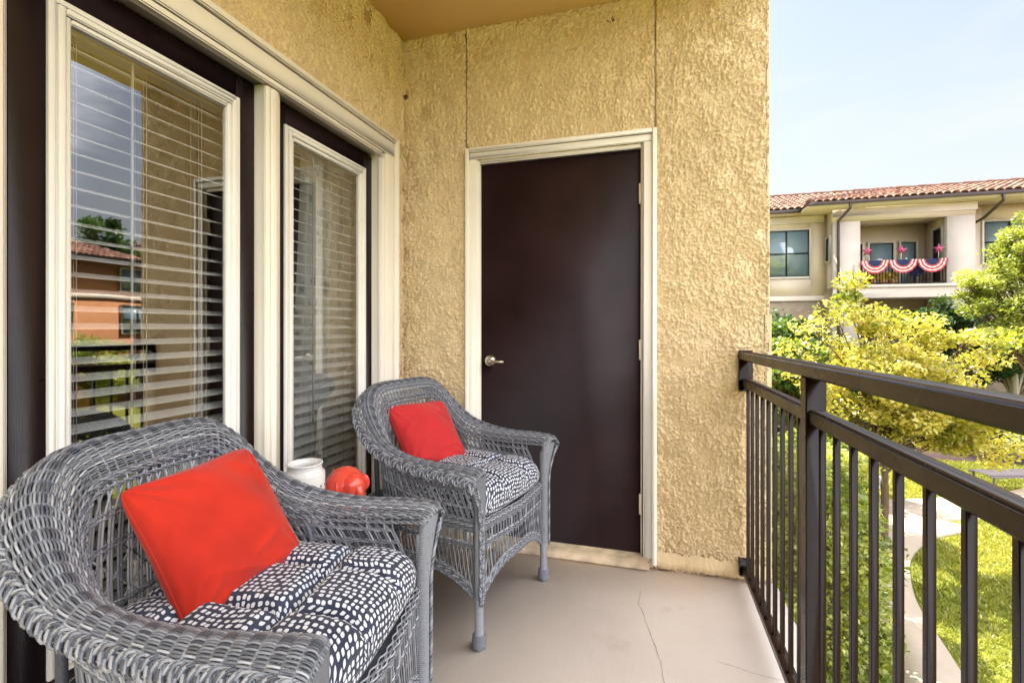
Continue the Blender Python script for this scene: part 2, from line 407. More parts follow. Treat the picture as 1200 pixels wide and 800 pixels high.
def wallmat(name, col, vs=1.):
    m, nt, b = new_mat(name); v = coords(nt)
    f = noise(nt, v, .7*vs, 6, .7); L(nt, ramp(nt, f, [(.3, tuple(x*.88 for x in col)), (.7, tuple(min(1, x*1.06) for x in col))]), b.inputs['Base Color'])
    b.inputs['Roughness'].default_value = .9; bump(nt, b, noise(nt, v, 35, 4), .3, .01); return m
M['farwall'] = wallmat('cream_render', (.72, .60, .49)); M['farcream'] = wallmat('pale_cream_band', (.78, .69, .59))
M['farpillar'] = wallmat('pale_grey_render', (.63, .55, .49))
M['orangewall'] = wallmat('terracotta_render', (.55, .27, .12))
M['fargutter'] = paint('brown_gutter', (.065, .045, .04), .4, .1)
M['fartrim'] = paint('far_white_trim', (.74, .69, .58), .5, .05); M['fardark'] = paint('far_dark_frame', (.02, .025, .035), .4, .1)
def brick_mat(name, c1, c2, mortar, scale=3.2):
    m, nt, b = new_mat(name); tc = N(nt, 'ShaderNodeTexCoord'); sp = N(nt, 'ShaderNodeSeparateXYZ'); L(nt, tc.outputs['Object'], sp.inputs[0])
    cb = N(nt, 'ShaderNodeCombineXYZ'); L(nt, math_(nt, 'ADD', sp.outputs[0], sp.outputs[1]), cb.inputs[0]); L(nt, sp.outputs[2], cb.inputs[1])
    br = N(nt, 'ShaderNodeTexBrick'); br.inputs['Scale'].default_value = scale; br.inputs['Color1'].default_value = (*c1, 1); br.inputs['Color2'].default_value = (*c2, 1); br.inputs['Mortar'].default_value = (*mortar, 1)
    br.inputs['Mortar Size'].default_value = .012; L(nt, cb.outputs[0], br.inputs['Vector']); L(nt, br.outputs['Color'], b.inputs['Base Color']); b.inputs['Roughness'].default_value = .9
    bump(nt, b, br.outputs['Fac'], -.3, .01); return m
M['stone'] = brick_mat('tan_stone', (.36, .27, .19), (.46, .36, .27), (.30, .25, .20), 2.2)
M['orangebrick'] = brick_mat('orange_brick', (.50, .20, .085), (.62, .28, .12), (.40, .26, .18), 3.)
M['navy'] = paint('navy_fabric', (.02, .035, .12), .8, .1); M['bluechair'] = paint('blue_plastic', (.02, .05, .28), .5, .1)
M['bred'] = paint('red_stripe_fabric', (.62, .07, .09), .8, .05); M['bwhite'] = paint('white_stripe_fabric', (.82, .74, .70), .8, .05)
M['pink'] = paint('pinwheel_foil', (.60, .10, .22), .4, .1)
M['slat'] = paint('grey_slat_paint', (.16, .14, .16), .5, .1, 8); M['util'] = paint('pale_utility_box', (.70, .72, .74), .5, .05)

# ------------------------------------------------------------------ camera, sky, sun
cam = bpy.data.cameras.new('camera'); co = bpy.data.objects.new('camera', cam); COL.objects.link(co)
co.location = (0, 0, 1.18); co.rotation_euler = (R(90), 0, R(16.3))
cam.lens = 36*560/1200; cam.sensor_width = 36; cam.shift_y = -16/1200; cam.clip_end = 2000; cam.clip_start = .02
scene.camera = co
SUN_EL, SUN_AZ = 57, -48          # azimuth measured from +Y towards +X
az, el = R(SUN_AZ), R(SUN_EL)
sd = Vector((math.sin(az)*math.cos(el), math.cos(az)*math.cos(el), math.sin(el)))
sl = bpy.data.lights.new('sun', 'SUN'); so = bpy.data.objects.new('sun', sl); COL.objects.link(so)
sl.energy = 4.4; sl.angle = R(.5); sl.color = (1, .93, .80)
so.rotation_euler = sd.to_track_quat('Z', 'Y').to_euler()
w = bpy.data.worlds.new('World'); scene.world = w; w.use_nodes = True; nt = w.node_tree
bg = nt.nodes['Background']; sky = N(nt, 'ShaderNodeTexSky'); sky.sky_type = 'NISHITA'; sky.sun_disc = False
sky.sun_elevation = el; sky.sun_rotation = az; sky.dust_density = 2.2; sky.air_density = 1.0; sky.ozone_density = 1.0; sky.altitude = 100
tc = N(nt, 'ShaderNodeTexCoord'); mp = N(nt, 'ShaderNodeMapping'); mp.inputs['Scale'].default_value = (1, 1, 3.5); L(nt, tc.outputs['Generated'], mp.inputs['Vector'])
cl = ramp(nt, noise(nt, mp.outputs[0], 2.6, 6, .55, .3), [(.53, (0, 0, 0)), (.75, (1, 1, 1))])
sz = N(nt, 'ShaderNodeSeparateXYZ'); L(nt, tc.outputs['Generated'], sz.inputs[0])
hf = N(nt, 'ShaderNodeMapRange'); hf.inputs['From Min'].default_value = .0; hf.inputs['From Max'].default_value = .62; hf.inputs['To Min'].default_value = 1.0; hf.inputs['To Max'].default_value = .25; L(nt, sz.outputs[2], hf.inputs['Value'])
hz = mixc(nt, hf.outputs[0], sky.outputs[0], (3.25, 3.25, 3.3)); hz = mixc(nt, math_(nt, 'MULTIPLY', cl, .40), hz, (3.6, 3.6, 3.7))
# unseen bright cloud bank, added behind and to the right to brighten the balcony
vd = N(nt, 'ShaderNodeVectorMath', operation='DOT_PRODUCT'); L(nt, tc.outputs['Generated'], vd.inputs[0]); vd.inputs[1].default_value = (math.sin(R(122))*.86, math.cos(R(122))*.86, .51)
mr = N(nt, 'ShaderNodeMapRange'); mr.interpolation_type = 'SMOOTHSTEP'; mr.inputs['From Min'].default_value = .44; mr.inputs['From Max'].default_value = .72; L(nt, math_(nt, 'ADD', vd.outputs['Value'], math_(nt, 'MULTIPLY', math_(nt, 'SUBTRACT', noise(nt, mp.outputs[0], 2.2, 5, .6), .5), .5)), mr.inputs['Value'])
mixn = mixc(nt, mr.outputs[0], hz, (13.6, 13.8, 14.6)); L(nt, mixn, bg.inputs['Color'])
bg.inputs['Strength'].default_value = .09
scene.view_settings.view_transform = 'Standard'; scene.view_settings.look = 'None'; scene.view_settings.exposure = 1.72; scene.view_settings.gamma = 1
scene.cycles.max_bounces = 10; scene.cycles.diffuse_bounces = 6; scene.cycles.transparent_max_bounces = 24; scene.cycles.glossy_bounces = 4
scene.cycles.use_denoising = True
try: scene.cycles.denoiser = 'OPENIMAGEDENOISE'
except Exception: pass
scene.cycles.sample_clamp_indirect = 8

# ------------------------------------------------------------------ balcony shell
YB = 2.46; XL = -1.37; XE = .52; CZ = 2.82; GZ = -3.1
def struct(name, mb, mat, smooth=False): return tag(mb.build(name, mat, None, smooth), kind='structure')
mb = MB(); mb.box(-1.45, .55, -1.3, 2.46, -.22, 0); mb.box(-1.0, .05, 2.46, 2.60, -.22, -.001); struct('balcony_floor', mb, M['floor'])
# hairline crack in the paint
rng = np.random.default_rng(3)
def crack(pts, name, r0=.0009):
    P = np.array(pts, float); t = np.linspace(0, 1, 60); q = np.interp(t, np.linspace(0, 1, len(P)), P[:, 0]); q2 = np.interp(t, np.linspace(0, 1, len(P)), P[:, 1])
    jit = np.cumsum(rng.normal(0, .0022, 60)); jit -= np.linspace(0, jit[-1], 60)
    w_ = r0*(.5+rng.random(60))
    d = np.stack([q+jit, q2, np.full(60, .0012)], -1)
    n_ = np.gradient(d, axis=0); n_ = np.stack([-n_[:, 1], n_[:, 0], 0*n_[:, 0]], -1); n_ /= np.linalg.norm(n_, axis=1)[:, None]
    m_ = MB(); m_.grid(np.stack([d-n_*w_[:, None], d+n_*w_[:, None]], 1)); return m_
m1 = crack([(-.05, 2.22), (-.045, 2.10), (-.005, 1.95), (.028, 1.78), (.035, 1.66), (.01, 1.56), (-.03, 1.47), (-.04, 1.40)], 'crack')
c2_ = crack([(.22, 1.83), (.33, 1.80), (.42, 1.79)], 'c', .0006); m1.add(np.concatenate(c2_.v), np.concatenate(c2_.f))
struct('floor_crack', m1, M['crack'])
mb = MB(); mb.box(-1.45, .55, -1.3, 2.70, CZ, CZ+.3); struct('balcony_ceiling', mb, M['ceil'])

# end wall (stucco) with door opening X -.915..-.035, z 0..2.085
mb = MB()
DX0, DX1, DZ1 = -.925, -.030, 2.095
mb.box(XL, DX0, YB, 2.75, 0, DZ1); mb.box(DX1, XE, YB, 2.75, 0, DZ1); mb.box(XL, XE, YB, 2.75, DZ1, CZ)
w_end = mb.build('stucco_wall', M['stucco']); tag(w_end, 'textured tan stucco end wall around the dark storage door', 'wall')
relief_sheet((XL, YB, 0), (1, 0, 0), (0, 0, 1), (0, -1, 0), XE-XL, CZ, [(DX0-XL, DX1-XL, -1, DZ1), (-.978-XL-.003, -.978-XL+.003, 2.14, 9), (.018-XL-.004, .018-XL+.004, 2.14, 9)], M['stucco'], 'stucco_relief', w_end, 11)
mb = MB(); mb.cbox(XE-.02, XE+.012, YB-.006, YB+.05, .004, 1.245, .004); mb.build('corner_trim', M['smoothwall'], w_end)
for x in (-.978, .018):
    mb = MB(); mb.box(x-.006, x+.006, YB-.0015, YB+.001, 2.13, CZ); mb.build('control_joint', M['joint'], w_end)
mb = MB(); mb.cbox(XE-.012, XE+.004, YB-.004, YB+.012, 1.26, CZ, .003); mb.build('corner_bead', M['smoothwall'], w_end)
# rough lower edge of the stucco, drips over the slab
for k in range(1):
    xs = np.linspace(.025, .53, 70); rr = np.random.default_rng(5)
    lo = .010+.010*rr.random(70); out = .010+.004*np.sin(xs*31)+.005*rr.random(70)
    P = np.stack([np.stack([xs, np.full(70, YB-.012), .075+.02*rr.random(70)], -1), np.stack([xs, YB-.012-out*.5, .04+.01*rr.random(70)], -1), np.stack([xs, YB-.012-out, lo], -1), np.stack([xs, np.full(70, YB-.010), lo-.006], -1)], 1)
    mb = MB(); mb.grid(P); mb.build('stucco_base_edge', M['stucco'], w_end, True)
# rust stain screws
o = MB().lathe([(0, .004), (.010, .003), (.014, 0)], 10, Matrix.Rotation(R(90), 4, 'X')).build('rusty_anchor', M['rust']); o.location = (-.19, YB-.001, 2.735); o.scale = (2.2, 1, 1.3)
tag(o, 'small rusty anchor left in the end wall below the ceiling', 'anchor')
o = MB().lathe([(0, .012), (.006, .010), (.013, .004), (.016, 0)], 10, Matrix.Rotation(R(90), 4, 'X')).build('rusty_screw', M['rust']); o.location = (-1.355, YB-.001, 2.50)
tag(o, 'rusty screw head in the corner of the two stucco walls', 'screw')

# side wall (stucco) with opening for the patio doors: Y .645..2.235, z 0..2.09
OY0, OY1, OZ = .640, 2.245, 2.105
mb = MB(); mb.box(XL-.15, XL, -3.0, OY0, 0, CZ); mb.box(XL-.15, XL, OY1, YB, 0, CZ); mb.box(XL-.15, XL, OY0, OY1, OZ, CZ)
w_side = mb.build('stucco_wall', M['stucco']); tag(w_side, 'golden stucco side wall around the two glazed patio doors', 'wall')

relief_sheet((XL, YB-.004, 0), (0, -1, 0), (0, 0, 1), (1, 0, 0), 3.6, CZ, [(YB-OY1-.06, YB-OY0+.06, -1, OZ+.06)], M['stucco'], 'stucco_relief', w_side, 12)
# casing of the patio doors (moulded, one unit)
XL = XL+.006
cas = empty('door_casing', (XL, 1.44, 0), 0, 'cream moulded casing framing both glazed patio doors', 'door frame')
def casing(parent, name, boxes, mat=M['trim']):
    m_ = MB()
    for b_ in boxes: m_.cbox(*b_, .004)
    return m_.build(name, mat, parent)
cx, cy = XL, 1.44
def rel(b_, ox, oy): return (b_[0]-ox, b_[1]-ox, b_[2]-oy, b_[3]-oy, b_[4], b_[5])
def jamb_profile(y0, y1, z0, z1, flip=1):
    return [rel((XL-.001, XL+.022, y0, y1, z0, z1), cx, cy)]
W = .105
casing(cas, 'side_casing', [rel((XL-.02, XL+.020, OY1-.008, OY1+W-.03, 0, OZ+.0), cx, cy), rel((XL-.02, XL+.034, OY1+W-.028, OY1+W, 0, OZ+W), cx, cy), rel((XL-.14, XL-.02, OY1-.012, OY1+.01, 0, OZ), cx, cy), rel((XL-.02, XL+.012, OY1-.030, OY1-.009, 0, OZ-.03), cx, cy)])
casing(cas, 'side_casing', [rel((XL-.02, XL+.020, OY0-W+.03, OY0+.008, 0, OZ), cx, cy), rel((XL-.02, XL+.034, OY0-W, OY0-W+.028, 0, OZ+W), cx, cy), rel((XL-.14, XL-.02, OY0-.01, OY0+.07, 0, OZ), cx, cy), rel((XL-.02, XL+.012, OY0+.009, OY0+.050, 0, OZ-.03), cx, cy)])
casing(cas, 'head_casing', [rel((XL-.02, XL+.020, OY0-W+.029, OY1+W-.029, OZ+.001, OZ+W-.03), cx, cy), rel((XL-.02, XL+.034, OY0-W+.029, OY1+W-.029, OZ+W-.028, OZ+W), cx, cy), rel((XL-.14, XL-.02, OY0+.075, OY1-.015, OZ-.010, OZ+.01), cx, cy), rel((XL-.02, XL+.012, OY0+.052, OY1-.032, OZ-.024, OZ-.0005), cx, cy)])
casing(cas, 'mullion', [rel((XL-.10, XL-.018, 1.452, 1.528, 0, OZ-.012), cx, cy), rel((XL-.020, XL-.002, 1.440, 1.504, 0, OZ-.026), cx, cy), rel((XL-.004, XL+.006, 1.456, 1.488, 0, OZ-.03), cx, cy)])
mb = MB(); mb.cbox(XL-.13-cx, XL+.03-cx, OY0+.075-cy, 1.45-cy, 0, .030, .006); mb.cbox(XL-.13-cx, XL+.03-cx, 1.53-cy, OY1-.014-cy, 0, .030, .006); mb.build('sill', M['trim'], cas)

def patio_door(y0, y1, label):
    """glazed leaf in the plane X=-1.43"""
    t = empty('patio_door', (-1.43, (y0+y1)/2, 0), 0, label, 'door', 'glazed patio doors')
    hw = (y1-y0)/2; D = .045
    gy, gz0, gz1 = .2345, .36, 1.952      # visible glass half width, heights
    fy, fz0, fz1 = .2855, .31, 2.005      # outer edge of the white lite frame
    a = MB(); a.cbox(-D, 0, -hw, -fy+.01, .032, 2.088, .003); a.cbox(-D, 0, fy-.01, hw, .032, 2.088, .003)
    a.cbox(-D, -.0005, -fy+.01, fy-.01, .032, fz0+.01, .003); a.cbox(-D, -.0005, -fy+.01, fy-.01, fz1-.01, 2.088, .003)
    a.build('door_leaf', M['dark'], t)
    f = MB()
    for (w0, w1, px0, px1) in ((fy, fy-.018, -.002, .010), (fy-.018, fy-.036, -.012, .016), (fy-.036, gy, -.02, .008)):
        dz = fy-w0; dz1 = fy-w1
        for s_ in (-1, 1):
            ya, yb = sorted((s_*w0, s_*w1)); f.cbox(px0, px1, ya, yb, fz0+dz, fz1-dz, .003)
        f.cbox(px0, px1, -w1, w1, fz0+dz, fz0+dz1, .003); f.cbox(px0, px1, -w1, w1, fz1-dz1, fz1-dz, .003)
    f.build('lite_frame', M['lite'], t)
    g_ = MB(); g_.add([(-.004, -gy-.003, gz0-.003), (-.004, gy+.003, gz0-.003), (-.004, gy+.003, gz1+.003), (-.004, -gy-.003, gz1+.003)], [(0, 1, 2, 3)])
    g_.build('glass_pane', M['glass'], t)
    for z in (.35, 1.05, 1.80): pass
    return t
patio_door(.732, 1.450, 'left glazed patio door with white lite frame, behind the near wicker chair')
patio_door(1.530, 2.232, 'right glazed patio door with white lite frame and curtain behind')

def blind(yc, label, tilt, spacing, z0=.33, z1=1.985):
    hw = .305; t = empty('window_blind', (-1.497, yc+.02, 0), 0, label, 'blind', 'white slatted blinds')
    n = int((z1-.035-z0)/spacing)
    sl_ = MB(); rr = np.random.default_rng(int(yc*100))
    us = np.linspace(-1, 1, 5)
    for i in range(n):
        z = z1-.055-i*spacing; th = tilt+rr.normal(0, .012); dy = rr.normal(0, .001); sag = rr.normal(0, .0012)
        ys = np.linspace(-hw, hw, 5)
        P = np.zeros((5, 5, 3))
        for a_, u in enumerate(us):
            x = .0235*u; zz = .002*(1-u*u)
            P[a_, :, 0] = x*math.cos(th) - zz*math.sin(th); P[a_, :, 2] = z + x*math.sin(th)+zz*math.cos(th) - sag*(1-(ys/hw)**2); P[a_, :, 1] = ys+dy
        sl_.grid(P); P2 = P.copy(); P2[:, :, 2] -= .0022; sl_.grid(P2[::-1])
        sl_.add(np.concatenate([P[-1], P2[-1]]), [(k, k+1, 6+k, 5+k) for k in range(4)])
    sl_.build('slats', M['blind'], t, False)
    h = MB(); h.cbox(-.028, .028, -hw-.005, hw+.005, z1-.03, z1+.025, .004); h.build('head_rail', M['blind'], t)
    c_ = MB()
    for y in (-.185, 0.0, .185):
        for x in (-.024, .024): c_.tubes([[(x, y, z0), (x, y, z1-.03)]], .0009, 4)
        c_.tubes([[(0.0, y+.008, z0), (0, y+.008, z1-.03)]], .0007, 4)
    c_.build('ladder_cord', M['cord'], t)
    wd = MB(); wd.tubes([[(.036, -.052, .75), (.036, -.05, z1-.03)]], .0035, 6); wd.build('tilt_wand', M['cord'], t)
    b_ = MB(); b_.cbox(-.024, .024, -hw, hw, z0-.03, z0-.01, .004); b_.build('bottom_rail', M['blind'], t)
    return t
blind(1.062, 'white slatted blind with open slats inside the left patio door', -.32, .0465)
blind(1.842, 'white slatted blind with open slats inside the right patio door', -.32, .0465)
# curtain behind right half of second door
ys = np.linspace(1.86, 2.40, 120); zs = np.linspace(.05, 2.3, 30)
P = np.zeros((120, 30, 3))
for j, z in enumerate(zs):
    k = np.clip((z-.4)/1.9, 0, 1); yy = ys + (.10*k-.05)*(1-(ys-1.86)/.54)
    P[:, j] = np.stack([-1.60+.022*np.sin(ys*70+1.5*np.sin(z))+.01*np.sin(ys*31), yy, np.full(120, z)], -1)
mb = MB(); mb.grid(P); o = mb.build('curtain', M['curtain'], None, True); tag(o, 'white patterned curtain hanging behind the right patio door', 'curtain')
# dim room behind the doors
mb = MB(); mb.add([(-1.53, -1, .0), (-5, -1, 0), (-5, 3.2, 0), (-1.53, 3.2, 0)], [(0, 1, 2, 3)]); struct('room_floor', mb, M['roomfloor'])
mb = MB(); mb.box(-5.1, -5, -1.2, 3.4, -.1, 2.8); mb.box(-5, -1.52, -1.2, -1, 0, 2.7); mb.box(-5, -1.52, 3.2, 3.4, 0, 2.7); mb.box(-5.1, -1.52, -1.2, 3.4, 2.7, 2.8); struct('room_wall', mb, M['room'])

# storage door
sdr = empty('storage_door', (-.478, YB, 0), 0, 'dark brown flat storage door with cream frame and lever handle', 'door')
mb = MB(); mb.cbox(DX0+.478+.022, DX1+.478-.022, .022, .066, .052, 2.072, .002); leaf = mb.build('door_leaf', M['sdoor'], sdr)
fr = MB(); x0, x1 = DX0+.478, DX1+.478; zt = DZ1
def fbox(*a): fr.cbox(*a, .0035)
for (s_, xe) in ((-1, x0), (1, x1)):
    a, b_ = sorted((xe+s_*.054, xe-s_*.010)); fbox(a, b_, -.020, .0, .045 if s_ > 0 else .03, zt+.0)
    a, b_ = sorted((xe+s_*.054, xe+s_*.032)); fbox(a, b_, -.032, -.018, .02, zt+.062)
    a, b_ = sorted((xe+s_*.004, xe-s_*.022)); fbox(a, b_, -.004, .10, .03, zt-.001)
fbox(x0-.0315, x1+.0315, -.020, .0, zt+.0005, zt+.038); fbox(x0-.0315, x1+.0315, -.032, -.0, zt+.0385, zt+.062); fbox(x0+.0225, x1-.0225, -.004, .10, zt-.022, zt+.001)
fr.build('door_frame', M['trim'], sdr)
mb = MB(); mb.cbox(x0-.02, x1+.02, -.055, .12, 0, .05, .008); mb.build('threshold', paint('wooden_threshold', (.52, .40, .26), .7, .35, 12, .4, 60, streak=(.2, 1, 1)), sdr)
hd = MB(); RX = Matrix.Rotation(R(90), 4, 'X')
hd.lathe([(0, .024), (.020, .023), (.028, .018), (.031, .008), (.032, 0)], 28, RX, (x0+.078, .022, 1.0-.0)); hd.lathe([(0, .052), (.011, .05), (.012, .02), (.014, .018)], 16, RX, (x0+.078, .022, 1.0))
hd.tubes([[(x0+.075, -.022, 1.0), (x0+.10, -.026, 1.0), (x0+.14, -.026, .998), (x0+.165, -.022, .997)]], [.009, .0085, .0075, .006], 8)
hd.build('lever_handle', M['nickel'], sdr, True)
for z in (.30, 1.07, 1.85):
    hg = MB(); hg.tubes([[(x1-.025, .012, z-.05), (x1-.025, .012, z+.05)]], .007, 8); hg.cbox(x1-.030, x1-.0235, .010, .022, z-.05, z+.05, .001); hg.build('hinge', M['trim'], sdr)

# ------------------------------------------------------------------ railing
rl = empty('balcony_railing', (.42, 1.0, 0), 0, 'dark bronze metal balcony railing with double top rail and square balusters', 'railing')
SLP = .0165
def rail_z(y): return (YB-y)*SLP
def rb(name, x0, x1, y0, y1, z0, z1, b_=.003, slope=False):
    mb = MB(); mb.cbox(x0, x1, y0-1.0, y1-1.0, z0, z1, b_)
    if slope:
        V_ = mb.v[0]; V_[:, 2] += (YB-1.0-V_[:, 1])*SLP
    return mb.build(name, M['rail'], rl)
YE = -1.25
rb('top_rail', -.030, .030, YE, YB-.001, 1.031, 1.068, .006, True)
rb('middle_rail', -.019, .022, YE, YB-.001, .907, .944, .004, True)
rb('bottom_rail', -.019, .019, YE, YB-.001, .052, .082, .003, True)
for py in (1.472, -.40): rb('post', -.0245, .0245, py-.0245, py+.0245, .0, 1.0315+rail_z(py))
for y in [2.385, 2.288, 2.19, 2.09, 1.99, 1.89, 1.79, 1.69, 1.595, 1.40] + [1.40-.0985*i for i in range(1, 18)] + [-.50-.0985*i for i in range(0, 8)]:
    rb('baluster', -.0068, .0068, y-.0068, y+.0068, .080+rail_z(y), .909+rail_z(y), .0015)
mb = MB(); mb.cbox(-.03, .03, 1.435, 1.458, .885, 1.075, .003); mb.build('wall_bracket', M['rail'], rl)
mb = MB(); mb.cbox(-.03, .034, 1.42, 1.458, .03, .105, .003); mb.build('wall_bracket', M['rail'], rl)
for py in (1.472, -.40): 
    mb = MB(); mb.cbox(-.05, .05, py-1.05, py-.95, 0.0005, .010, .003); mb.build('base_plate', M['rail'], rl)

# ------------------------------------------------------------------ our building round the balcony
mb = MB(); mb.box(-12, XE-.0, -1.3, 8, GZ, -.23); mb.box(-12, -1.53, -8, -1.31, GZ, -.23); mb.box(-12, -5.15, -8, 8, -.22, 6.0); mb.box(-5.1, -1.53, -8, -1.25, -.22, 6.0)
mb.box(-5.1, XE, 3.45, 8, -.22, 6.0); mb.box(-5.1, XE, 2.76, 3.44, -.22, 6.); mb.box(-5.1, XE, -1.3, 2.755, 3.13, 6.0)
ob = mb.build('apartment_block', M['smoothwall']); tag(ob, 'tan apartment block that carries the balcony with the wicker chairs', 'building')
mb = MB(); mb.add([(-13, -9, 6.), (1.2, -9, 6.), (1.2, 8.8, 6.), (-13, 8.8, 6.), (-6, -3, 8.2), (-6, 3, 8.2)], [(0, 1, 4, 4), (1, 2, 5, 4), (2, 3, 5, 5), (3, 0, 4, 5), (3, 2, 1, 0)]); mb.build('roof', M['tiles'], ob)

# ------------------------------------------------------------------ wicker chair
def catmull(K, n):
    K = np.array(K, float); m_ = len(K)
    Pp = np.concatenate([[2*K[0]-K[1]], K, [2*K[-1]-K[-2]]])
    t = np.linspace(0, m_-1-1e-9, n); i = t.astype(int); f = (t-i)[:, None]
    p0, p1, p2, p3 = Pp[i], Pp[i+1], Pp[i+2], Pp[i+3]
    return .5*((2*p1)+(-p0+p2)*f+(2*p0-5*p1+4*p2-p3)*f**2+(-p0+3*p1-3*p2+p3)*f**3)
HALF = [  # inner edge, crest, outer edge  (from the middle of the back to the arm front)
 ((-.268, 0, .850), (-.315, 0, .936), (-.385, 0, .886)),
 ((-.266, .095, .850), (-.312, .105, .937), (-.383, .115, .886)),
 ((-.258, .170, .838), (-.300, .195, .926), (-.366, .215, .872)),
 ((-.232, .212, .785), (-.266, .262, .873), (-.316, .300, .815)),
 ((-.195, .232, .715), (-.203, .292, .792), (-.240, .335, .738)),
 ((-.125, .250, .657), (-.118, .314, .722), (-.133, .352, .674)),
 ((-.02, .264, .640), (-.005, .322, .686), (.000, .362, .648)),
 ((.11, .268, .638), (.12, .324, .675), (.125, .370, .638)),
 ((.22, .266, .642), (.235, .323, .678), (.235, .374, .638)),
 ((.308, .264, .645), (.326, .318, .674), (.320, .372, .628)),
 ((.322, .263, .632), (.346, .316, .654), (.336, .368, .612)),
]
def full(k):
    h = [np.array(q[k]) for q in HALF]
    neg = [v_*np.array([1, -1, 1]) for v_ in h[::-1]]
    return neg[:-1] + h
def arclen(P): 
    d = np.linalg.norm(np.diff(P, axis=0), axis=1); return np.concatenate([[0], np.cumsum(d)])
nd = 2400
Ic, Cc, Oc = (catmull(full(k), nd) for k in range(3))
al = arclen(Cc); LEN = al[-1]
def at_s(s_):   # s in [0,LEN]
    idx = np.interp(s_, al, np.arange(nd))
    g_ = lambda A: np.stack([np.interp(idx, np.arange(nd), A[:, k]) for k in range(3)], -1)
    return g_(Ic), g_(Cc), g_(Oc)
def band(s_, v_):
    """point on the rolled band; v 0 inner edge, 1 outer; quadratic bezier through crest"""
    I_, C_, O_ = at_s(s_); v_ = np.asarray(v_)[..., None]
    Q = 2*C_ - .5*(I_+O_)
    Q = C_*1.5 - .25*(I_+O_) + (Q-C_)*.25
    return (1-v_)**2*I_ + 2*v_*(1-v_)*Q + v_**2*O_
def band_frame(s_, v_):
    e = 1e-3; p = band(s_, v_)
    ts = band(s_+e, v_)-band(s_-e, v_); tv = band(s_, np.asarray(v_)+.01)-band(s_, np.asarray(v_)-.01)
    ts /= np.linalg.norm(ts, axis=-1, keepdims=True)+1e-9; tv /= np.linalg.norm(tv, axis=-1, keepdims=True)+1e-9
    n_ = np.cross(tv, ts); n_ /= np.linalg.norm(n_, axis=-1, keepdims=True)+1e-9
    mid = np.array([0, 0, .45])
    return p, ts, tv, n_
SP = .0245; NST = int(LEN/SP)
def tone_for(mb_list, n_strands, per):
    return np.repeat(np.clip(RNG.normal(.5, .22, n_strands), 0, 1), per)
class SB(MB):
    """strand builder: keeps a tone per vertex"""
    def __init__(s): super().__init__(); s.tone = []
    def st(s, P, r, sides=4, ref=None, mu=.5, sd_=.2):
        n0 = s.n; P = np.asarray(P, float); P = P[None] if P.ndim == 2 else P
        s.tubes(P, r, sides, ref, caps=(sides == 4)); per = P.shape[1]*sides
        t = np.repeat(np.clip(RNG.normal(mu, sd_, len(P)), 0, 1), per)
        if s.n-n0 > len(t): t = np.concatenate([t, np.full(s.n-n0-len(t), mu)])
        s.tone.append(t); return s
    def done(s, name, parent, mat=None): return s.build(name, mat or M['wicker'], parent, True, attr=np.concatenate(s.tone))
def braid(sb, P, A, Nn, Wd, H, Lb, r, k=3, double=.0032, mu=.5):
    """plait of k strands along curve P [m,3]; A across dir, Nn normal"""
    s_ = arclen(P); m_ = max(40, int(s_[-1]/Lb*14)); t = np.linspace(0, s_[-1], m_)
    f = lambda B: np.stack([np.interp(t, s_, B[:, j]) for j in range(3)], -1)
    P2, A2, N2 = f(P), f(A), f(Nn)
    out = []
    for i in range(k):
        ph = 2*np.pi*t/Lb + 2*np.pi*i/k
        for d in (-double, 0, double):
            out.append(P2 + A2*(Wd*np.sin(ph)+d*np.cos(ph)*.6)[:, None] + N2*(H*np.sin(2*ph) )[:, None] + np.gradient(P2, axis=0)/ (np.linalg.norm(np.gradient(P2, axis=0), axis=1)[:, None]+1e-9)*(d*1.0))
    sb.st(np.array(out), r, 4, N2[None], mu)
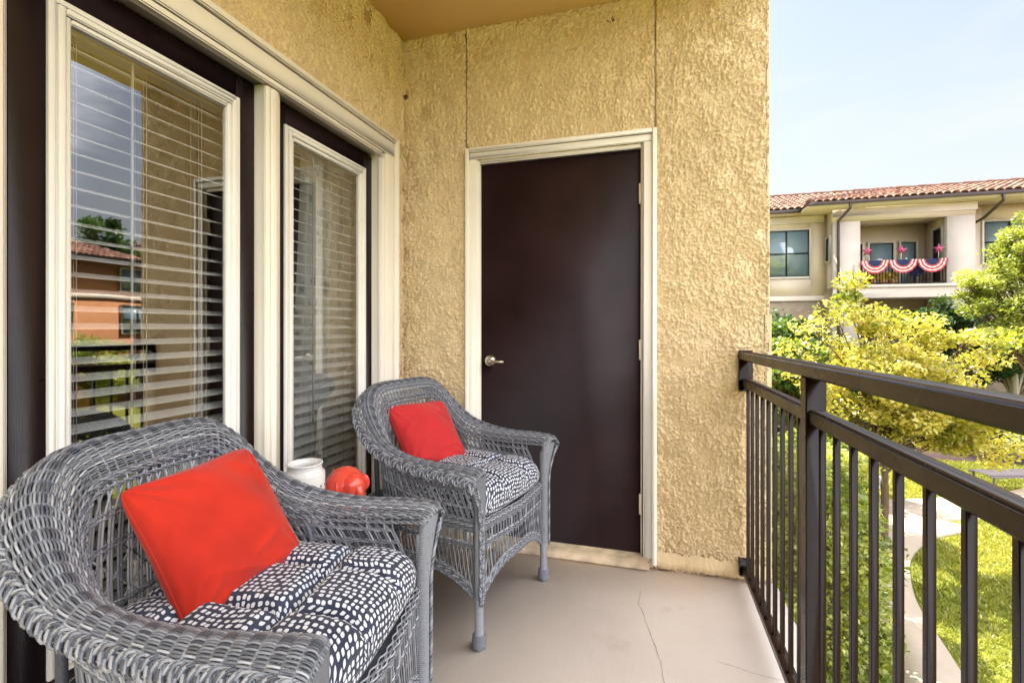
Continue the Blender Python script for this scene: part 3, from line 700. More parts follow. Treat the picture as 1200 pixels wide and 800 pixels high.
def chair(label, group):
    t = empty('wicker_chair', (0, 0, 0), 0, label, 'armchair', group)
    # ---- rolled back-and-arm band
    sb = SB()
    NW = 40
    ms = NST*4; s_ = np.linspace(.002, LEN-.002, ms)
    vs = (np.arange(NW)+.5)/NW*.93+.0
    P = []; NN = []
    for j, v_ in enumerate(vs):
        vv = np.full(ms, v_)+.004*np.sin(s_*9+j*1.7)
        p, ts, tv, n_ = band_frame(s_, vv)
        ph = np.pi*s_/LEN*NST
        amp = .0031*np.cos(ph + (j % 2)*np.pi)
        P.append(p+n_*amp[:, None]); NN.append(n_)
    sb.st(np.array(P), .0024, 4, np.array(NN), .55, .26)
    sk = (np.arange(NST)+.5)/NST*LEN; v2 = np.linspace(-.02, 1.0, 14)
    SS, VV = np.meshgrid(sk, v2, indexing='ij'); p, ts, tv, n_ = band_frame(SS.ravel(), VV.ravel())
    sb.st((p).reshape(NST, 14, 3), .0030, 4, n_.reshape(NST, 14, 3), .35, .15)
    # inner edge rope: two twisted strands
    s2 = np.linspace(.0, LEN, 900); p, ts, tv, n_ = band_frame(s2, np.full(900, .0))
    for off in (-.014, 0, .008):
        tw = []
        for q in (0, np.pi): 
            a_ = s2/.022*2*np.pi/2+q; tw.append(p + n_*(.003*np.cos(a_))[:, None] + tv*(off+.003*np.sin(a_))[:, None])
        sb.st(np.array(tw), .0028, 4, np.array([n_, n_]), .5)
    sb.done('rolled_rim', t)
    # ---- plaited outer border, running down the front posts
    sb = SB()
    def outer(z): return .292+.072*np.clip((z-.44)/.18, 0, 1)**2.2
    s3 = np.linspace(0, LEN, 700); p, ts, tv, n_ = band_frame(s3, np.full(700, .985))
    dn = lambda sg: np.array([(np.interp(z, [.5, .61], [.324, .332]), sg*outer(z), z) for z in np.linspace(.600, .17, 50)])
    Pp = np.concatenate([dn(-1)[::-1], p, dn(1)]); side = np.zeros_like(Pp)
    A_ = np.concatenate([np.tile((-.5, -.86, 0), (50, 1)), tv, np.tile((-.5, .86, 0), (50, 1))]); Nn_ = np.concatenate([np.tile((.86, -.5, 0), (50, 1)), n_, np.tile((.86, .5, 0), (50, 1))])
    # narrower towards the feet
    ar = arclen(Pp); tot = ar[-1]; 
    wid = np.interp(ar, [0, .40, .47, tot-.47, tot-.40, tot], [.40, .45, 1, 1, .45, .40])
    braid(sb, Pp, A_*wid[:, None], Nn_*wid[:, None], .0165, .0055, .068, .0034, 3, .0058, .5)
    sb.done('plaited_border', t)
    # ---- inner lattice wall: from the band's inner edge down to the seat rail
    def Bt(s_):
        """bottom path of the lattice as U around the seat"""
        u_ = np.asarray(s_)/LEN*2-1
        s_in = 1-2*.075                                     # ends of arms excluded
        k_ = np.clip(u_/s_in, -1, 1)
        path = np.array([(.285, -.262), (.0, -.262), (-.20, -.240), (-.262, -.185), (-.275, 0), (-.262, .185), (-.20, .240), (.0, .262), (.285, .262)]); al_ = np.concatenate([[0], np.cumsum(np.linalg.norm(np.diff(path, axis=0), axis=1))]); al_ = al_/al_[-1]*2-1
        return np.stack([np.interp(k_, al_, path[:, 0]), np.interp(k_, al_, path[:, 1]), np.full_like(k_, .445)], -1)
    sA, sB = LEN*.075, LEN*.925
    def W_(s_, w_):
        I_, C_, O_ = at_s(s_); B_ = Bt(s_); w_ = np.asarray(w_)[..., None]
        p_ = B_*(1-w_)+I_*w_
        bul = np.sin(np.pi*w_)*.012
        c_ = p_*np.array([1, 1, 0]); c_ /= np.linalg.norm(c_, axis=-1, keepdims=True)+1e-9
        return p_ + c_*bul
    sb = SB(); ns = 62; sk = np.linspace(sA, sB, ns)
    P = []
    dS = sk[1]-sk[0]
    for i, s0 in enumerate(sk):
        for d in (-1, 1):
            # straight pair up to w=.80, then criss-cross to the rim
            ww = np.array([0, .2, .4, .6, .72, .80, .90, 1.0]); off = np.array([.16, .16, .16, .16, .16, .16, .5, .95])*d*dS
            P.append(W_(s0+off, ww)+ (np.array([0, 0, 0])))
    sb.st(np.array(P), .0027, 4, None, .6, .2)
    # slanting strands in the middle zone, forming diamonds, every third stake
    P = []
    for i in range(0, ns-6, 3):
        for d in (-1, 1):
            a_, b_ = (sk[i], sk[min(i+5, ns-1)]) if d > 0 else (sk[min(i+5, ns-1)], sk[i])
            w8 = np.linspace(.28, .62, 8); P.append(W_(np.linspace(a_, b_, 8), w8)+np.array([0, 0, .0]))
    sb.st(np.array(P), .0021, 4, None, .55)
    # twined rows
    sdz = np.linspace(sA, sB, ns*4)
    for w0, rows in ((.03, 3), (.28, 2), (.62, 2), (.80, 2)):
        for r_ in range(rows):
            for q in (0, np.pi):
                ph = np.pi*(sdz-sA)/dS+q
                p_ = W_(sdz, np.full_like(sdz, w0)+ r_*.026); p_b = W_(sdz, np.full_like(sdz, w0)+r_*.026+.01)
                c_ = p_*np.array([1, 1, 0]); c_ /= np.linalg.norm(c_, axis=-1, keepdims=True)
                sb.st(p_+c_*(.0032*np.cos(ph))[:, None]+np.array([0, 0, 1])*(.002*np.sin(ph))[:, None], .0023, 4, None, .6)
    sb.done('lattice_back', t)
    # curved bracket rods joining arm and side panel + two frame rods in back
    for sg in (-1, 1):
        sb = SB()
        sb.st(catmull([(-.10, sg*.262, .64), (-.055, sg*.266, .62), (-.03, sg*.266, .57), (-.025, sg*.265, .45)], 20), .0065, 6, None, .5)
        sb.done('arm_bracket', t)
        sb = SB(); sb.st([(-.245, sg*.235, .42), (-.25, sg*.235, .5), (-.262, sg*.232, .76)], .010, 6, None, .3); sb.done('back_rod', t)
    # ---- seat skirt: walls round the seat below the cushion
    sb = SB()
    loop = np.array([(.300, -.245), (.325, 0), (.300, .245), (.285, .275), (.0, .288), (-.27, .272), (-.285, .25), (-.29, 0), (-.285, -.25), (-.27, -.272), (.0, -.288), (.285, -.275), (.300, -.245)])
    la = np.concatenate([[0], np.cumsum(np.linalg.norm(np.diff(loop, axis=0), axis=1))]); LL = la[-1]
    corners_s = np.array([0, la[2], la[3], la[5], la[6], la[8], la[9], la[11], LL])
    legs_s = np.array([(la[2]+la[3])/2, (la[5]+la[6])/2, (la[8]+la[9])/2, (la[11]+LL)/2, (la[11]+LL)/2-LL])
    nS = 118
    def lp(s_):
        s_ = np.mod(s_, LL); return np.stack([np.interp(s_, la, loop[:, 0]), np.interp(s_, la, loop[:, 1])], -1)
    def lout(s_):
        a_ = lp(s_+.01)-lp(s_-.01); n_ = np.stack([a_[..., 1], -a_[..., 0]], -1); return n_/(np.linalg.norm(n_, axis=-1, keepdims=True)+1e-9)
    def zbot(s_):
        s_ = np.mod(s_, LL); ls = np.sort(np.mod(legs_s[:4], LL)); ext = np.concatenate([[ls[-1]-LL], ls, [ls[0]+LL]])
        i = np.clip(np.searchsorted(ext, s_)-1, 0, 4); a_, b_ = ext[i], ext[i+1]; u_ = (s_-a_)/(b_-a_)*2-1
        return .268 - .095*np.abs(u_)**2.6
    ss = np.linspace(0, LL, nS*4+1)
    def weft(z, out, amp, r, flip, mu=.55):
        ph = np.pi*ss/LL*nS + flip*np.pi; p2 = lp(ss)+lout(ss)*(out+amp*np.cos(ph))[:, None]
        zz = z if np.ndim(z) else np.full_like(ss, z)
        sb.st(np.concatenate([p2, zz[:, None]], -1), r, 4, None, mu)
    prof = [(.458, -.004), (.4545, .001), (.4505, .004), (.446, .006), (.4415, .0065), (.437, .006), (.4325, .005), (.428, .003), (.4235, .001), (.419, 0)]
    for j, (z, o_) in enumerate(prof): weft(z, np.full_like(ss, o_), .0028, .0023, j % 2)
    for j, z in enumerate((.378, .3735, .369, .3645, .360)): weft(z, np.zeros_like(ss), .0028, .0023, j % 2)
    zb = zbot(ss)
    for j in range(7): weft(zb+.0048*j, np.full_like(ss, .002), .0028, .0024, j % 2, .5)
    # verticals
    sk2 = np.arange(nS)/nS*LL; P = []
    for i, s0 in enumerate(sk2):
        for d in (-.0026, .0026):
            q = lp(np.array([s0+d]))[0]; P.append([(q[0], q[1], z) for z in (.455, .42, .378, .36)])
    sb.st(np.array(P), .0024, 4, None, .45)
    P = []
    for i, s0 in enumerate(sk2):
        for d in (-1, 1):
            z0_ = float(zbot(np.array([s0]))[0]); zs_ = np.linspace(.36, z0_, 6); so_ = s0+d*np.linspace(.1, 1.3, 6)*LL/nS
            q = lp(so_)+lout(so_)*(.0018*d); P.append(np.concatenate([q, zs_[:, None]], -1))
    sb.st(np.array(P), .0022, 4, None, .5)
    sb.done('woven_skirt', t)
    # border rope on the arch of the skirt
    sb = SB(); nn = lout(ss); p2 = lp(ss)+nn*.004
    braid(sb, np.concatenate([p2, (zb-.004)[:, None]], -1), np.tile((0, 0, 1.), (len(ss), 1)), np.concatenate([nn, 0*nn[:, :1]], -1), .008, .003, .036, .0026, 3, .003, .5)
    sb.done('arched_border', t)
    # seat deck
    mb = MB(); mb.prism([(x*.97, y*.97) for x, y in loop[:-1]], .425, .440); mb.build('seat', M['wickerdark'], t)
    # legs
    for (lx, ly, front) in ((.303, -.276, 1), (.303, .276, 1), (-.278, .262, 0), (-.278, -.262, 0)):
        top = .60 if front else .44
        sx = .0 if front else -.02
        zz = np.array([.0, .012, .03, .05, .06, .075, .12, .2, .3, top]); rr_ = np.array([.016, .021, .023, .020, .0175, .0165, .0168, .0172, .018, .018])
        Pl = np.stack([lx+sx*(1-zz/top), np.full_like(zz, ly), zz], -1)
        sb = SB(); sb.st(Pl, rr_, 12, None, .62, 0)
        if front:
            th = np.linspace(0, 1, 1800); zt_ = .18+th*.462; a_ = th*84*2*np.pi
            ou = outer(zt_)-.002; cx_ = lx+.010*np.clip((zt_-.45)/.19, 0, 1); ry = (ou-.257)/2+.001; cy_ = np.sign(ly)*(ou+.257)/2
            sb.st(np.stack([cx_+.0195*np.cos(a_), cy_+ry*np.sin(a_), zt_], -1), .0029, 4, None, .6)
            zq = np.linspace(.18, .635, 30); oq = outer(zq)-.004; aq = np.arange(16)*2*np.pi/16
            wq = MB(); wq.grid(np.stack([lx+.010*np.clip((zq-.45)/.19, 0, 1)[:, None]+.0175*np.cos(aq), (np.sign(ly)*(oq+.259)/2)[:, None]+((oq-.259)/2)[:, None]*np.sin(aq), zq[:, None]+0*aq], -1), closev=True)
            sb.add(wq.v[0], wq.f[0]); sb.tone.append(np.full(len(wq.v[0]), .3))
        else:
            th = np.linspace(0, 1, 900); zt_ = .2+th*.24; a_ = th*44*2*np.pi
            sb.st(np.stack([lx+sx*(1-zt_/top)+.0195*np.cos(a_), ly+.0195*np.sin(a_), zt_], -1), .0028, 4, None, .5)
        lg = sb.done('leg', t)
        ft = SB(); ft.st(np.stack([lx+sx+(.0215+.003*np.sin(np.pi*np.linspace(0, 1, 130)))*np.cos(np.linspace(0, 9*2*np.pi, 130)), ly+(.0215+.003*np.sin(np.pi*np.linspace(0, 1, 130)))*np.sin(np.linspace(0, 9*2*np.pi, 130)), np.linspace(.004, .052, 130)], -1), .0030, 6, None, .3)
        ft.done('foot', lg)
    return t

def soft_cushion(name, hx, hy, th, mat, parent=None, tufts=True, seed=0, n=110):
    """tufted seat pad, closed mesh with UVs in metres"""
    u = np.linspace(-1, 1, n); U, V = np.meshgrid(u, u, indexing='ij')
    # spacing denser near the edges
    U = np.sin(U*np.pi/2*.999)*.5+U*.5; V = np.sin(V*np.pi/2*.999)*.5+V*.5
    rr = np.random.default_rng(seed)
    rnd = .10
    k = np.clip(1-np.abs(U)**7, 0, 1)**.38*np.clip(1-np.abs(V)**7, 0, 1)**.38
    # rounded corners in plan
    ex = hx*U*(1-.050*np.abs(V)**6); ey = hy*V*(1-.050*np.abs(U)**6)*(1-.20*np.clip(-U-.15, 0, 1)/.85)
    bul = 1+.05*(1-V**2)*0
    h = th*k
    if tufts:
        lines = (-.36, .36); cr = np.zeros_like(U)
        for a_ in lines:
            wob = .02*np.sin(V*5+a_*7); cr = np.maximum(cr, .55*np.exp(-((U-a_-wob)/.055)**2)); wob = .02*np.sin(U*5+a_*9); cr = np.maximum(cr, .55*np.exp(-((V-a_-wob)/.055)**2))
        for a_ in lines:
            for b_ in lines: cr = np.maximum(cr, 1.0*np.exp(-(((U-a_)**2+(V-b_)**2)/.075**2)))
        pf = np.abs(np.cos((U/.36-1)*np.pi/2))
        h = h*(1.14-.80*cr)
        # crumples radiating from tufts
        for a_ in lines:
            for b_ in lines:
                d = np.sqrt((U-a_)**2+(V-b_)**2); an = np.arctan2(V-b_, U-a_)
                h += .0035*np.sin(an*9+a_*5)*np.exp(-(d/.16)**2)*(1-np.exp(-(d/.04)**2))*k
    h += k*.002*np.sin(U*7+3*V)+k*.0015*np.sin(V*13-4*U)
    top = np.stack([ex, ey, th*.53+h*.70], -1); bot = np.stack([ex, ey, th*.55-th*.5*k], -1)
    mb = MB(); mb.grid(top); mb.grid(bot[::-1])
    def uvof(G):
        du = np.linalg.norm(np.diff(G, axis=0), axis=2); a_ = np.concatenate([np.zeros((1, n)), np.cumsum(du, 0)]); a_ -= a_[n//2]
        dv = np.linalg.norm(np.diff(G, axis=1), axis=2); b_ = np.concatenate([np.zeros((n, 1)), np.cumsum(dv, 1)], 1); b_ -= b_[:, n//2:n//2+1]
        return np.stack([a_, b_], -1).reshape(-1, 2)
    mb.uv = np.concatenate([uvof(top), uvof(bot)[::-1]+.37])
    o = mb.build(name, mat, parent, True)
    return o
def weld(o):
    import bmesh
    bm = bmesh.new(); bm.from_mesh(o.data); bmesh.ops.remove_doubles(bm, verts=bm.verts, dist=.0004); bmesh.ops.recalc_face_normals(bm, faces=bm.faces); bm.to_mesh(o.data); bm.free()

def pillow(name, a, th, mat, center, yaw, tilt, roll, seed, label):
    n = 90; u = np.linspace(-1, 1, n); U, V = np.meshgrid(u, u, indexing='ij')
    U = np.sin(U*np.pi/2)*.6+U*.4; V = np.sin(V*np.pi/2)*.6+V*.4
    pinch = .055
    ex = a*U*(1-pinch*(1-np.abs(V)**1.8)*np.abs(U)**1.0); ey = a*V*(1-pinch*(1-np.abs(U)**1.8)*np.abs(V))
    cr_ = 1-.055*(np.abs(U)*np.abs(V))**7; ex = ex*cr_; ey = ey*cr_
    k = (np.clip(1-U**2, 0, 1)**.5)*(np.clip(1-V**2, 0, 1)**.5)
    rr = np.random.default_rng(seed)
    wr = np.zeros_like(U)
    for (cx_, cy_) in ((1, 1), (1, -1), (-1, 1), (-1, -1)):
        an = np.arctan2(V-cy_, U-cx_); d = np.hypot(U-cx_, V-cy_); wr += .006*np.sin(an*(13+rr.integers(0, 4))+rr.random()*6)*np.exp(-(d/.55)**2)
    q0 = rr.random()*6
    for (am, fv, fu, v0, sv, u0, su) in ((.012, 10, 2.4, -.72, .26, -.10, .6), (.007, 15, -3.1, -.50, .22, .35, .45), (.006, 8, 5.0, .55, .35, .55, .35), (.006, 7, -6.0, .1, .5, -.7, .25)):
        arg = V*fv+fu*U+.9*np.sin(U*3.1+q0)+q0; wr += am*(1-np.abs(np.sin(arg*.5))**.6*1.6)*np.exp(-((V-v0)/sv)**2)*np.exp(-((U-u0)/su)**2); q0 += 1.7
    wr += .004*np.sin(U*6+V*3+rr.random()*5)
    ht = th*.5*k**.85
    top = np.stack([ex, ey, ht+wr*np.minimum(1, k*2.2)], -1); bot = np.stack([ex, ey, -ht+wr*.6*np.minimum(1, k*2.2)], -1)
    mb = MB(); mb.grid(top); mb.grid(bot[::-1])
    o = mb.build(name, mat, None, True); weld(o)
    # seam
    n_ = Vector((math.cos(yaw)*math.cos(tilt), math.sin(yaw)*math.cos(tilt), math.sin(tilt))); e1 = Vector((-math.sin(yaw), math.cos(yaw), 0)); e2 = n_.cross(e1)
    c_, s_ = math.cos(roll), math.sin(roll); X = e1*c_+e2*s_; Y = -e1*s_+e2*c_
    o.matrix_world = Matrix.Translation(center) @ Matrix((X, Y, n_)).transposed().to_4x4()
    sm = MB(); pts = []
    for (i0, j0, i1, j1) in ((0, 0, n-1, 0), (n-1, 0, n-1, n-1), (n-1, n-1, 0, n-1), (0, n-1, 0, 0)):
        ii = np.linspace(i0, i1, n).astype(int); jj = np.linspace(j0, j1, n).astype(int); pts.append(top[ii, jj]*[1, 1, 0])
    Pp = np.concatenate(pts); sm.tubes([Pp], .0022, 6, (0, 0, 1.)); s = sm.build('seam_piping', mat, o, True)
    return tag(o, label, 'pillow', 'red throw pillows')

c1 = chair('grey wicker armchair nearest the camera, in front of the left patio door', 'grey wicker armchairs')
c1.location = (-.888, .915, 0); c1.rotation_euler.z = R(8)
c2 = copy_tree(c1); c2['label'] = 'grey wicker armchair by the storage door, farther from the camera'
c2.location = (-.845, 1.995, 0); c2.rotation_euler.z = R(-12.9)
cu1 = soft_cushion('seat_cushion', .290, .252, .122, M['cushion'], None, True, 1); weld(cu1)
cu1.location = (-.888+.024, .915+.004, .432); cu1.rotation_euler.z = R(8); tag(cu1, 'tufted navy cushion with white spots on the near wicker chair', 'cushion', 'spotted seat cushions')
cu2 = cu1.copy(); COL.objects.link(cu2); cu2.location = (-.845+.026, 1.995-.007, .432); cu2.rotation_euler.z = R(-12.9); cu2['label'] = 'tufted navy cushion with white spots on the far wicker chair'
pillow('throw_pillow', .172, .165, M['orange'], (-1.015, .925, .692), -.009, .56, .058, 2, 'bright orange red pillow on the near wicker chair')
pillow('throw_pillow', .168, .15, M['red'], (-1.005, 2.03, .685), -.41, .66, -.04, 5, 'deeper coral red pillow on the far wicker chair')

# ------------------------------------------------------------------ side table with ornaments
tb = empty('side_table', (-1.12, 1.475, 0), 0, 'small dark wicker side table between the two armchairs', 'table')
TH = .505
sb = SB(); q = np.linspace(0, 1, 400)
def sq(s_, r_):   # rounded square path
    a_ = s_*2*np.pi; c_, s2_ = np.cos(a_), np.sin(a_); p = 5.; k_ = (np.abs(c_)**p+np.abs(s2_)**p)**(-1/p); return np.stack([c_*k_*r_, s2_*k_*r_], -1)
for j, r_ in enumerate(np.linspace(.01, .195, 38)):
    xy = sq(q, r_); sb.st(np.concatenate([xy, (TH-.003+.0022*np.cos(q*np.pi*96+(j % 2)*np.pi))[:, None]], -1), .0024, 4, None, .15)
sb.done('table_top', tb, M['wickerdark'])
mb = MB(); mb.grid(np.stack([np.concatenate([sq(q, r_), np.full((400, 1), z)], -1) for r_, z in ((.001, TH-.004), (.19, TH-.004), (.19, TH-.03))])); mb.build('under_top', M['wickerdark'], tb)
sb = SB()
for j in range(36):
    xy = sq(q, .198+.0025*math.sin(j)); sb.st(np.concatenate([xy*(1+.011*np.cos(q*np.pi*96+(j % 2)*np.pi))[:, None], np.full((400, 1), TH-.004-j*.0045)], -1), .0024, 4, None, .15)
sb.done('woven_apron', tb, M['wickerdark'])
for sx in (-1, 1):
    for sy in (-1, 1):
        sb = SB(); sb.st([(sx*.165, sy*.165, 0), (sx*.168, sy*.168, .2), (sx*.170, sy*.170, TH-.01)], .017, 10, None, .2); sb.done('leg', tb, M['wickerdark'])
# white pierced lantern pot
lt_ = empty('lantern', (-1.165, 1.40, TH), 0, 'white pierced ceramic lantern with a thin wire handle on the side table', 'lantern')
mb = MB(); mb.lathe([(0, .0), (.056, .0), (.062, .006), (.0625, .05), (.0625, .188), (.060, .198), (.054, .203), (.053, .210), (.053, .226), (.056, .229), (.055, .233), (.049, .231), (.048, .205), (.056, .19), (.056, .02), (0, .012)], 40); mb.build('jar_body', M['ceramic'], lt_, True)
mb = MB()
for iz in range(5):
    for ia in range(18):
        a_ = (ia+.5*(iz % 2))*2*math.pi/18; rm = Matrix.Translation((.0605*math.cos(a_), .0605*math.sin(a_), .05+iz*.024)) @ Matrix.Rotation(a_, 4, 'Z') @ Matrix.Rotation(R(90), 4, 'Y')
        mb.lathe([(0, .003), (.0038, .0028), (.0045, 0)], 8, rm)
mb.build('pierced_hole', M['ceramic_hole'], lt_); lt_.scale = (1.08, 1.08, .88)
mb = MB(); a_ = np.linspace(0, math.pi, 26); mb.tubes([np.stack([.063*np.cos(a_)*.5+.030, .063*np.cos(a_), .200-.055*np.sin(a_)], -1)], .0016, 6); mb.build('wire_handle', M['wire'], lt_)
# coral ceramic elephant (rounded figurine)
el_ = empty('elephant_figurine', (-1.085, 1.525, TH), R(-22), 'coral red glazed round elephant figurine on the side table', 'figurine')
def ball(mb, c, r, seg=28, M_=None):
    th = np.linspace(0, np.pi, seg//2+1); prof = [(max(1e-4, math.sin(a_)), -math.cos(a_)) for a_ in th]
    Mx = Matrix.Translation(c) @ (M_ or Matrix.Identity(4)) @ Matrix.Diagonal((*r, 1)); mb.lathe(prof, seg, Mx)
mb = MB(); ball(mb, (-.005, 0, .092), (.082, .078, .084), 36); mb_body = mb
mb = MB(); ball(mb, (.050, 0, .105), (.044, .050, .054)); mb.build('head', M['coral'], el_, True)
mb = MB(); mb.tubes([catmull([(.080, 0, .112), (.094, 0, .085), (.092, 0, .05), (.086, 0, .02), (.098, 0, .006)], 24)], np.linspace(.020, .009, 24), 12); mb.build('trunk', M['coral'], el_, True)
for s_ in (-1, 1):
    mb = MB(); ball(mb, (.030, s_*.060, .106), (.026, .008, .034), 20, Matrix.Rotation(R(s_*35), 4, 'Z')); mb.build('ear', M['coral'], el_, True)
    for lx in (-.04, .045):
        mb = MB(); mb.lathe([(0, 0), (.020, .0), (.021, .01), (.020, .045), (0.01, .06)], 14, None, (lx, s_*.036, 0)); mb.build('leg', M['coral'], el_, True)
mb = mb_body
for a_ in np.linspace(-1.2, 1.2, 7):
    for b_ in np.linspace(-.9, .9, 6):
        x, y, z = -.005+.0825*math.cos(b_)*math.cos(a_+2.9), .0785*math.cos(b_)*math.sin(a_+2.9), .092+.0845*math.sin(b_); ball(mb, (x, y, z), (.0036,)*3, 8)
mb.build('body', M['coral'], el_, True); el_.scale = (.92,)*3

# ------------------------------------------------------------------ ground
mb = MB(); gx = 600; mb.add([(-gx, -gx, GZ), (gx, -gx, GZ), (gx, gx, GZ), (-gx, gx, GZ)], [(0, 1, 2, 3)]); struct('lawn_ground', mb, M['lawn'])
def strip(pts, widths, z, name, mat, n=80, th=None):
    P = catmull([(x, y, z) for x, y in pts], n); T = np.gradient(P, axis=0); Nn = np.stack([-T[:, 1], T[:, 0], 0*T[:, 0]], -1); Nn /= np.linalg.norm(Nn, axis=1)[:, None]
    w_ = np.interp(np.linspace(0, 1, n), np.linspace(0, 1, len(widths)), widths)[:, None]*.5
    mb = MB(); mb.grid(np.stack([P-Nn*w_-[0, 0, .1], P-Nn*w_, P+Nn*w_, P+Nn*w_-[0, 0, .1]], 1)); return struct(name, mb, mat), P
PA = [(2.6, 1.5), (2.85, 4), (3.1, 6), (3.36, 7.6), (3.62, 9.1), (4.2, 10.7), (4.95, 12.0), (5.9, 13.1)]
strip(PA, [.75, .75, .75, .75, .75, .85, 1.2, 1.9], GZ+.03, 'garden_path', M['path'])
PB = [(0, 12.6), (3, 13.0), (5.2, 13.25), (7.2, 13.95), (9.2, 15.0), (12, 16.9), (18, 19.)]
strip(PB, [1.3]*7, GZ+.022, 'cross_path', M['path'])
mb = MB(); mb.prism([(8.5, 18.6), (12, 18.9), (15, 19.8), (15, 23), (4, 23), (4, 20.4), (7, 20.2)], GZ-.05, GZ+.03); struct('mulch_bed', mb, M['mulch'])
# grass blades as ground cover, clear of paths
def near_path(x, y):
    d = np.full(len(x), 9.)
    for pts, w_ in ((PA, .46), (PB, .72)):
        C_ = catmull([(a, b_, 0) for a, b_ in pts], 120)[:, :2]; ww = np.linspace(.43, 1.0, 120)*(1 if pts is PA else 0)+(0 if pts is PA else .70)
        if pts is PA: ww = np.interp(np.linspace(0, 1, 120), np.linspace(0, 1, 8), [.40, .40, .40, .40, .40, .46, .62, .98])
        dd = np.min(np.hypot(x[:, None]-C_[None, :, 0], y[:, None]-C_[None, :, 1])-ww[None], axis=1); d = np.minimum(d, dd)
    return d
NG = 150000
x = RNG.uniform(1.5, 14, NG); y = 5+15*RNG.random(NG)**.9; k = (near_path(x, y) > .0) & ~((y > 18.7) & (x > 6)); x, y = x[k], y[k]; n = len(x)
a = RNG.random(n)*2*np.pi; h = RNG.uniform(.03, .075, n); wd = .006+.0009*y
dx, dy = np.cos(a)*wd, np.sin(a)*wd; lx, ly = RNG.normal(0, .025, n), RNG.normal(0, .025, n)
V = np.stack([np.stack([x-dx, y-dy, np.full(n, GZ)], -1), np.stack([x+dx, y+dy, np.full(n, GZ)], -1), np.stack([x+lx+dx*.2, y+ly+dy*.2, GZ+h], -1), np.stack([x+lx-dx*.2, y+ly-dy*.2, GZ+h], -1)], 1)
mb = MB(); mb.add(V.reshape(-1, 3), np.arange(4*n).reshape(-1, 4))
patch = .5+.22*np.sin(x*.9+np.sin(y*.7)*2)*np.cos(y*.6)
o = mb.build('lawn_grass', M['grass'], None, False, np.repeat(np.clip(patch+RNG.normal(0, .2, n), 0, 1), 4)); tag(o, 'short sunlit lawn grass beside the garden path', 'grass', None, 'stuff')

# ------------------------------------------------------------------ foliage
def leaves(mb_tone, C_, size, up=.6, aspect=.62, rng=None, jitter=.3):
    n = len(C_); nrm = rng.normal(0, 1, (n, 3)); nrm[:, 2] = np.abs(nrm[:, 2])+up; nrm /= np.linalg.norm(nrm, axis=1)[:, None]
    t = rng.normal(0, 1, (n, 3)); t -= nrm*(t*nrm).sum(1)[:, None]; t /= np.linalg.norm(t, axis=1)[:, None]; b_ = np.cross(nrm, t)
    s_ = size*(1+rng.normal(0, jitter, n)).clip(.4, 1.9)
    s_ = s_[:, None]
    V = np.stack([C_-t*s_*.5, C_+b_*s_*.5*aspect+nrm*s_*.10-t*s_*.05, C_+t*s_*.5-nrm*s_*.08, C_-b_*s_*.5*aspect+nrm*s_*.10-t*s_*.05], 1)
    return V
def crown(rng, clumps, per, cr, flat=.6):
    """clumps: [k,3] centres"""
    out = []; own = []
    for i, c in enumerate(clumps):
        m_ = int(per*rng.uniform(.6, 1.4)); r_ = cr*rng.uniform(.6, 1.25)
        d = rng.normal(0, 1, (m_, 3)); d /= np.linalg.norm(d, axis=1)[:, None]; rad = r_*rng.random(m_)[:, None]**.45
        out.append(c + d*rad*[1, 1, flat]); own.append(np.full(m_, i))
    return np.concatenate(out), np.concatenate(own)
def tree(name, label, cat, base, clumps, per, cr, lsize, lmat, bmat, trunk_r, trunk_top, seed, flat=.6, group=None, tone_mu=.5, lean=(0, 0), multi=1, up=.6, branches=True):
    rng = np.random.default_rng(seed); t = empty(name, base, 0, label, cat, group); base = np.array(base, float)
    clumps = np.array(clumps, float)-base
    P, own = crown(rng, clumps, per, cr, flat); V = leaves(None, P, lsize, up, rng=rng)
    ct = np.clip(rng.normal(tone_mu, .16, len(clumps)), 0, 1)
    tone = np.clip(ct[own]+rng.normal(0, .18, len(P)), 0, 1)
    mb = MB(); mb.add(V.reshape(-1, 3), np.arange(4*len(P)).reshape(-1, 4)); mb.build('crown', lmat, t, False, np.repeat(tone, 4))
    tr = MB(); top = np.array([lean[0], lean[1], trunk_top])
    for q in range(multi):
        off = np.array([rng.normal(0, .12), rng.normal(0, .12), 0]) if multi > 1 else np.zeros(3)
        tr.tubes([catmull([(off[0]*.3, off[1]*.3, -.05), (off[0]+lean[0]*.3+.03, off[1]+lean[1]*.3, trunk_top*.45), tuple(top+off*2)], 14)], np.linspace(trunk_r*1.15, trunk_r*.6, 14), 9)
    if branches:
        n = len(clumps); s0 = np.array([top*rng.uniform(.55, 1.0) for _ in range(n)]); bl = []
        for i in range(n):
            m1 = s0[i]*.6+clumps[i]*.4+np.array([0, 0, .12*np.linalg.norm(clumps[i]-s0[i])]) ; bl.append(catmull([s0[i], m1, clumps[i]], 9))
        tr.tubes(np.array(bl), np.linspace(trunk_r*.42, trunk_r*.10, 9), 5)
        # twigs
        tw = []
        for i in range(n):
            for _ in range(4):
                d = rng.normal(0, 1, 3); d /= np.linalg.norm(d); tw.append(np.array([clumps[i]-(clumps[i]-s0[i])*.15, clumps[i]+d*cr*.4, clumps[i]+d*cr*.85]))
        tr.tubes(np.array(tw), np.array([trunk_r*.10, trunk_r*.08, trunk_r*.04]), 4)
    tr.build('trunk', bmat, t, True)
    return t
def ell(rng, c, r, n, shell=.55):
    d = rng.normal(0, 1, (n, 3)); d /= np.linalg.norm(d, axis=1)[:, None]; return np.array(c)+d*(shell+(1-shell)*rng.random(n))[:, None]*np.array(r)
rg = np.random.default_rng(21)
